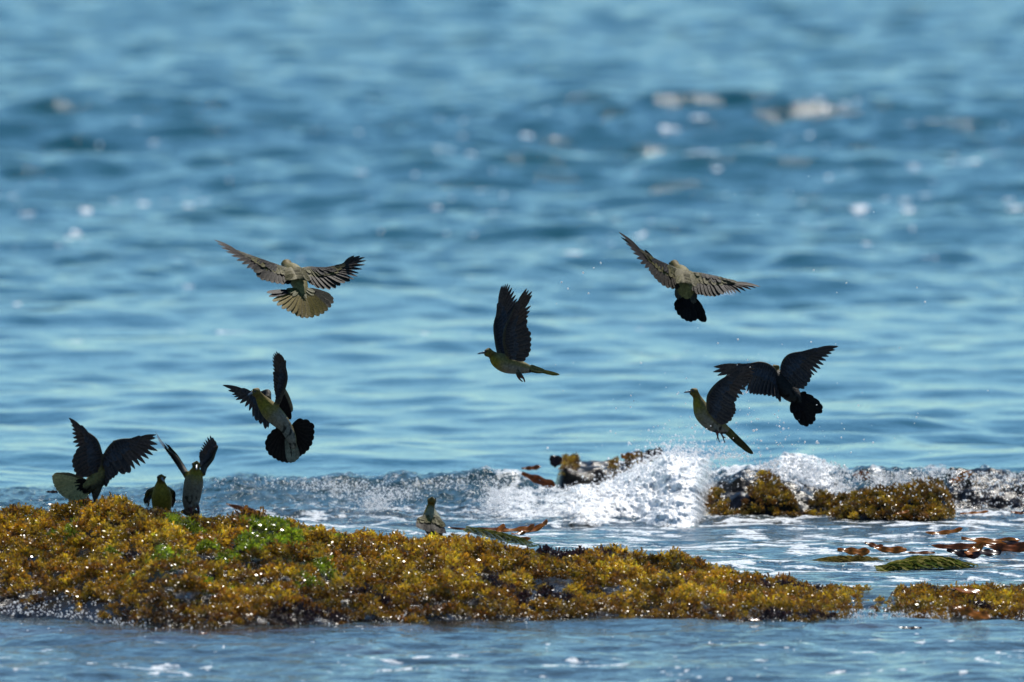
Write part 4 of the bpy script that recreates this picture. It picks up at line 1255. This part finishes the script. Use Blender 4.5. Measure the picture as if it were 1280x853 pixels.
# 8 lower right, flying left with hanging feet
pigeon(845, 425, 5.688, 56.8,
       [(124, 366, -.01, 11.5), (146, 402, .0, 12.5), (165, 455, .0, 20), (195, 520, .0, 28), (255, 585, .01, 27), (325, 625, .01, 19), (375, 650, .02, 10)],
       (-.6, -.3, -.7), (55, 372, -.02),
       [dict(bones=[(240, 520, .03), (245, 420, .06), (310, 320, .08), (400, 262, .09)], side='under', n=18,
             tips=[(545, 205, .10), (530, 235, .10), (500, 290, .10), (470, 340, .09), (440, 390, .08), (415, 430, .07), (400, 480, .06), (380, 530, .05)]),
        dict(bones=[(240, 500, -.03), (238, 395, -.05), (310, 300, -.06), (430, 228, -.07)], side='under', n=18, wscale=1.05,
             tips=[(556, 180, -.10), (560, 215, -.10), (548, 255, -.09), (528, 300, -.09), (505, 345, -.09), (478, 392, -.08), (440, 425, -.08), (414, 448, -.07), (424, 490, -.07), (424, 520, -.06), (408, 552, -.06), (385, 585, -.05), (345, 600, -.04)])],
       dict(base=(350, 630, .015), n=6, width=.013, col=(0.07, 0.06, 0.03), fringe=(0.14, 0.12, 0.04), cov=((0.17, 0.15, 0.05), .45), spread=.008, view=(-.3, -1, .2),
            tips=[(548, 812, .02), (538, 812, .01), (520, 803, .0), (500, 786, -.01), (478, 768, -.02)]),
       'pigeon with hanging feet flying left just above the splash at lower right', seed=8,
       legs=[[(275, 620, -.01, 8), (292, 660, -.015, 6), (298, 690, -.015, 2.5), (310, 728, -.02, 2)], [(298, 685, -.015, 2.5), (290, 705, -.01, 2), (294, 716, -.01, 1.8)],
             [(300, 630, .02, 8), (320, 660, .02, 5), (330, 685, .02, 2.5), (350, 735, .02, 2)], [(325, 680, .02, 2.5), (345, 692, .02, 2), (354, 696, .02, 1.8)]])

# 9 behind it, wings spread, going away
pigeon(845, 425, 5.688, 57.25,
       [(704, 200, .06, 12.5), (716, 232, .05, 12.5), (742, 285, .03, 23), (775, 335, .02, 29), (815, 375, .0, 28), (855, 415, -.02, 20), (880, 440, -.03, 11)],
       (-.2, -1, -.2), (690, 178, .10),
       [dict(bones=[(715, 300, .03), (690, 210, .02), (600, 165, .0), (480, 185, -.01)], side='under', n=18, prim_frac=.5,
             tips=[(266, 192, -.03), (264, 240, -.03), (330, 262, -.03), (372, 292, -.04), (410, 322, -.04), (455, 345, -.04), (500, 368, -.05), (530, 385, -.05), (560, 390, -.05), (590, 392, -.05), (625, 398, -.05), (665, 402, -.05), (705, 410, -.04), (735, 440, -.03)]),
        dict(bones=[(775, 300, .03), (758, 190, .02), (812, 108, .0), (960, 82, -.01)], side='under', n=17, prim_frac=.52,
             tips=[(1157, 46, -.02), (1122, 84, -.02), (1092, 116, -.03), (1062, 158, -.03), (1032, 202, -.04), (1000, 240, -.04), (966, 262, -.04), (948, 302, -.05), (922, 346, -.05), (888, 342, -.04), (850, 320, -.03), (825, 318, -.02)])],
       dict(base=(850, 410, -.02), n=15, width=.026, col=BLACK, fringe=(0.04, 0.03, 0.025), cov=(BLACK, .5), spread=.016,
            tips=[(925, 395, -.03), (1000, 440, -.04), (1040, 482, -.05), (1036, 520, -.05), (1000, 515, -.05), (978, 505, -.05), (992, 560, -.06), (975, 595, -.06), (930, 616, -.06), (890, 590, -.06), (840, 520, -.05)]),
       'blackish pigeon with spread wings flying away, just behind the one with hanging feet', seed=9,
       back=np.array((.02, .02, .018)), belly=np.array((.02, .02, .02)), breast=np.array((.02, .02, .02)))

# 10 resting at the reef crest, back towards us
pigeon(500, 604, 6.4, 54.85,
       [(254, 137, .01, 11), (250, 170, .015, 11.5), (243, 215, .01, 16), (248, 280, .0, 27), (270, 350, -.01, 29), (290, 410, -.03, 20), (300, 450, -.05, 10)],
       (-.8, .5, 0), (268, 122, .05),
       [dict(bones=[(225, 262, -.01), (195, 278, -.03), (165, 290, -.035), (150, 305, -.04)], side='upper', n=12,
             tips=[(135, 330, -.07), (130, 345, -.08), (140, 360, -.09), (160, 370, -.10), (190, 380, -.10), (215, 390, -.10), (240, 395, -.09)]),
        dict(bones=[(275, 262, -.01), (305, 290, -.03), (325, 315, -.04), (340, 335, -.04)], side='upper', n=12,
             tips=[(366, 402, -.08), (360, 405, -.09), (345, 405, -.10), (325, 405, -.10), (305, 400, -.10), (285, 400, -.10), (265, 395, -.09)])],
       dict(base=(290, 410, -.05), n=8, width=.022, col=UG, fringe=UG, tips=[(330, 430, -.14), (340, 440, -.15), (345, 450, -.16), (340, 458, -.15)], view=(0, 0, 1)),
       'lone pigeon resting on the reef crest with its back to us and pale folded wings', seed=10, flying=False,
       back=np.array((.20, .20, .13)))  # paler back colour paints in the sun on it
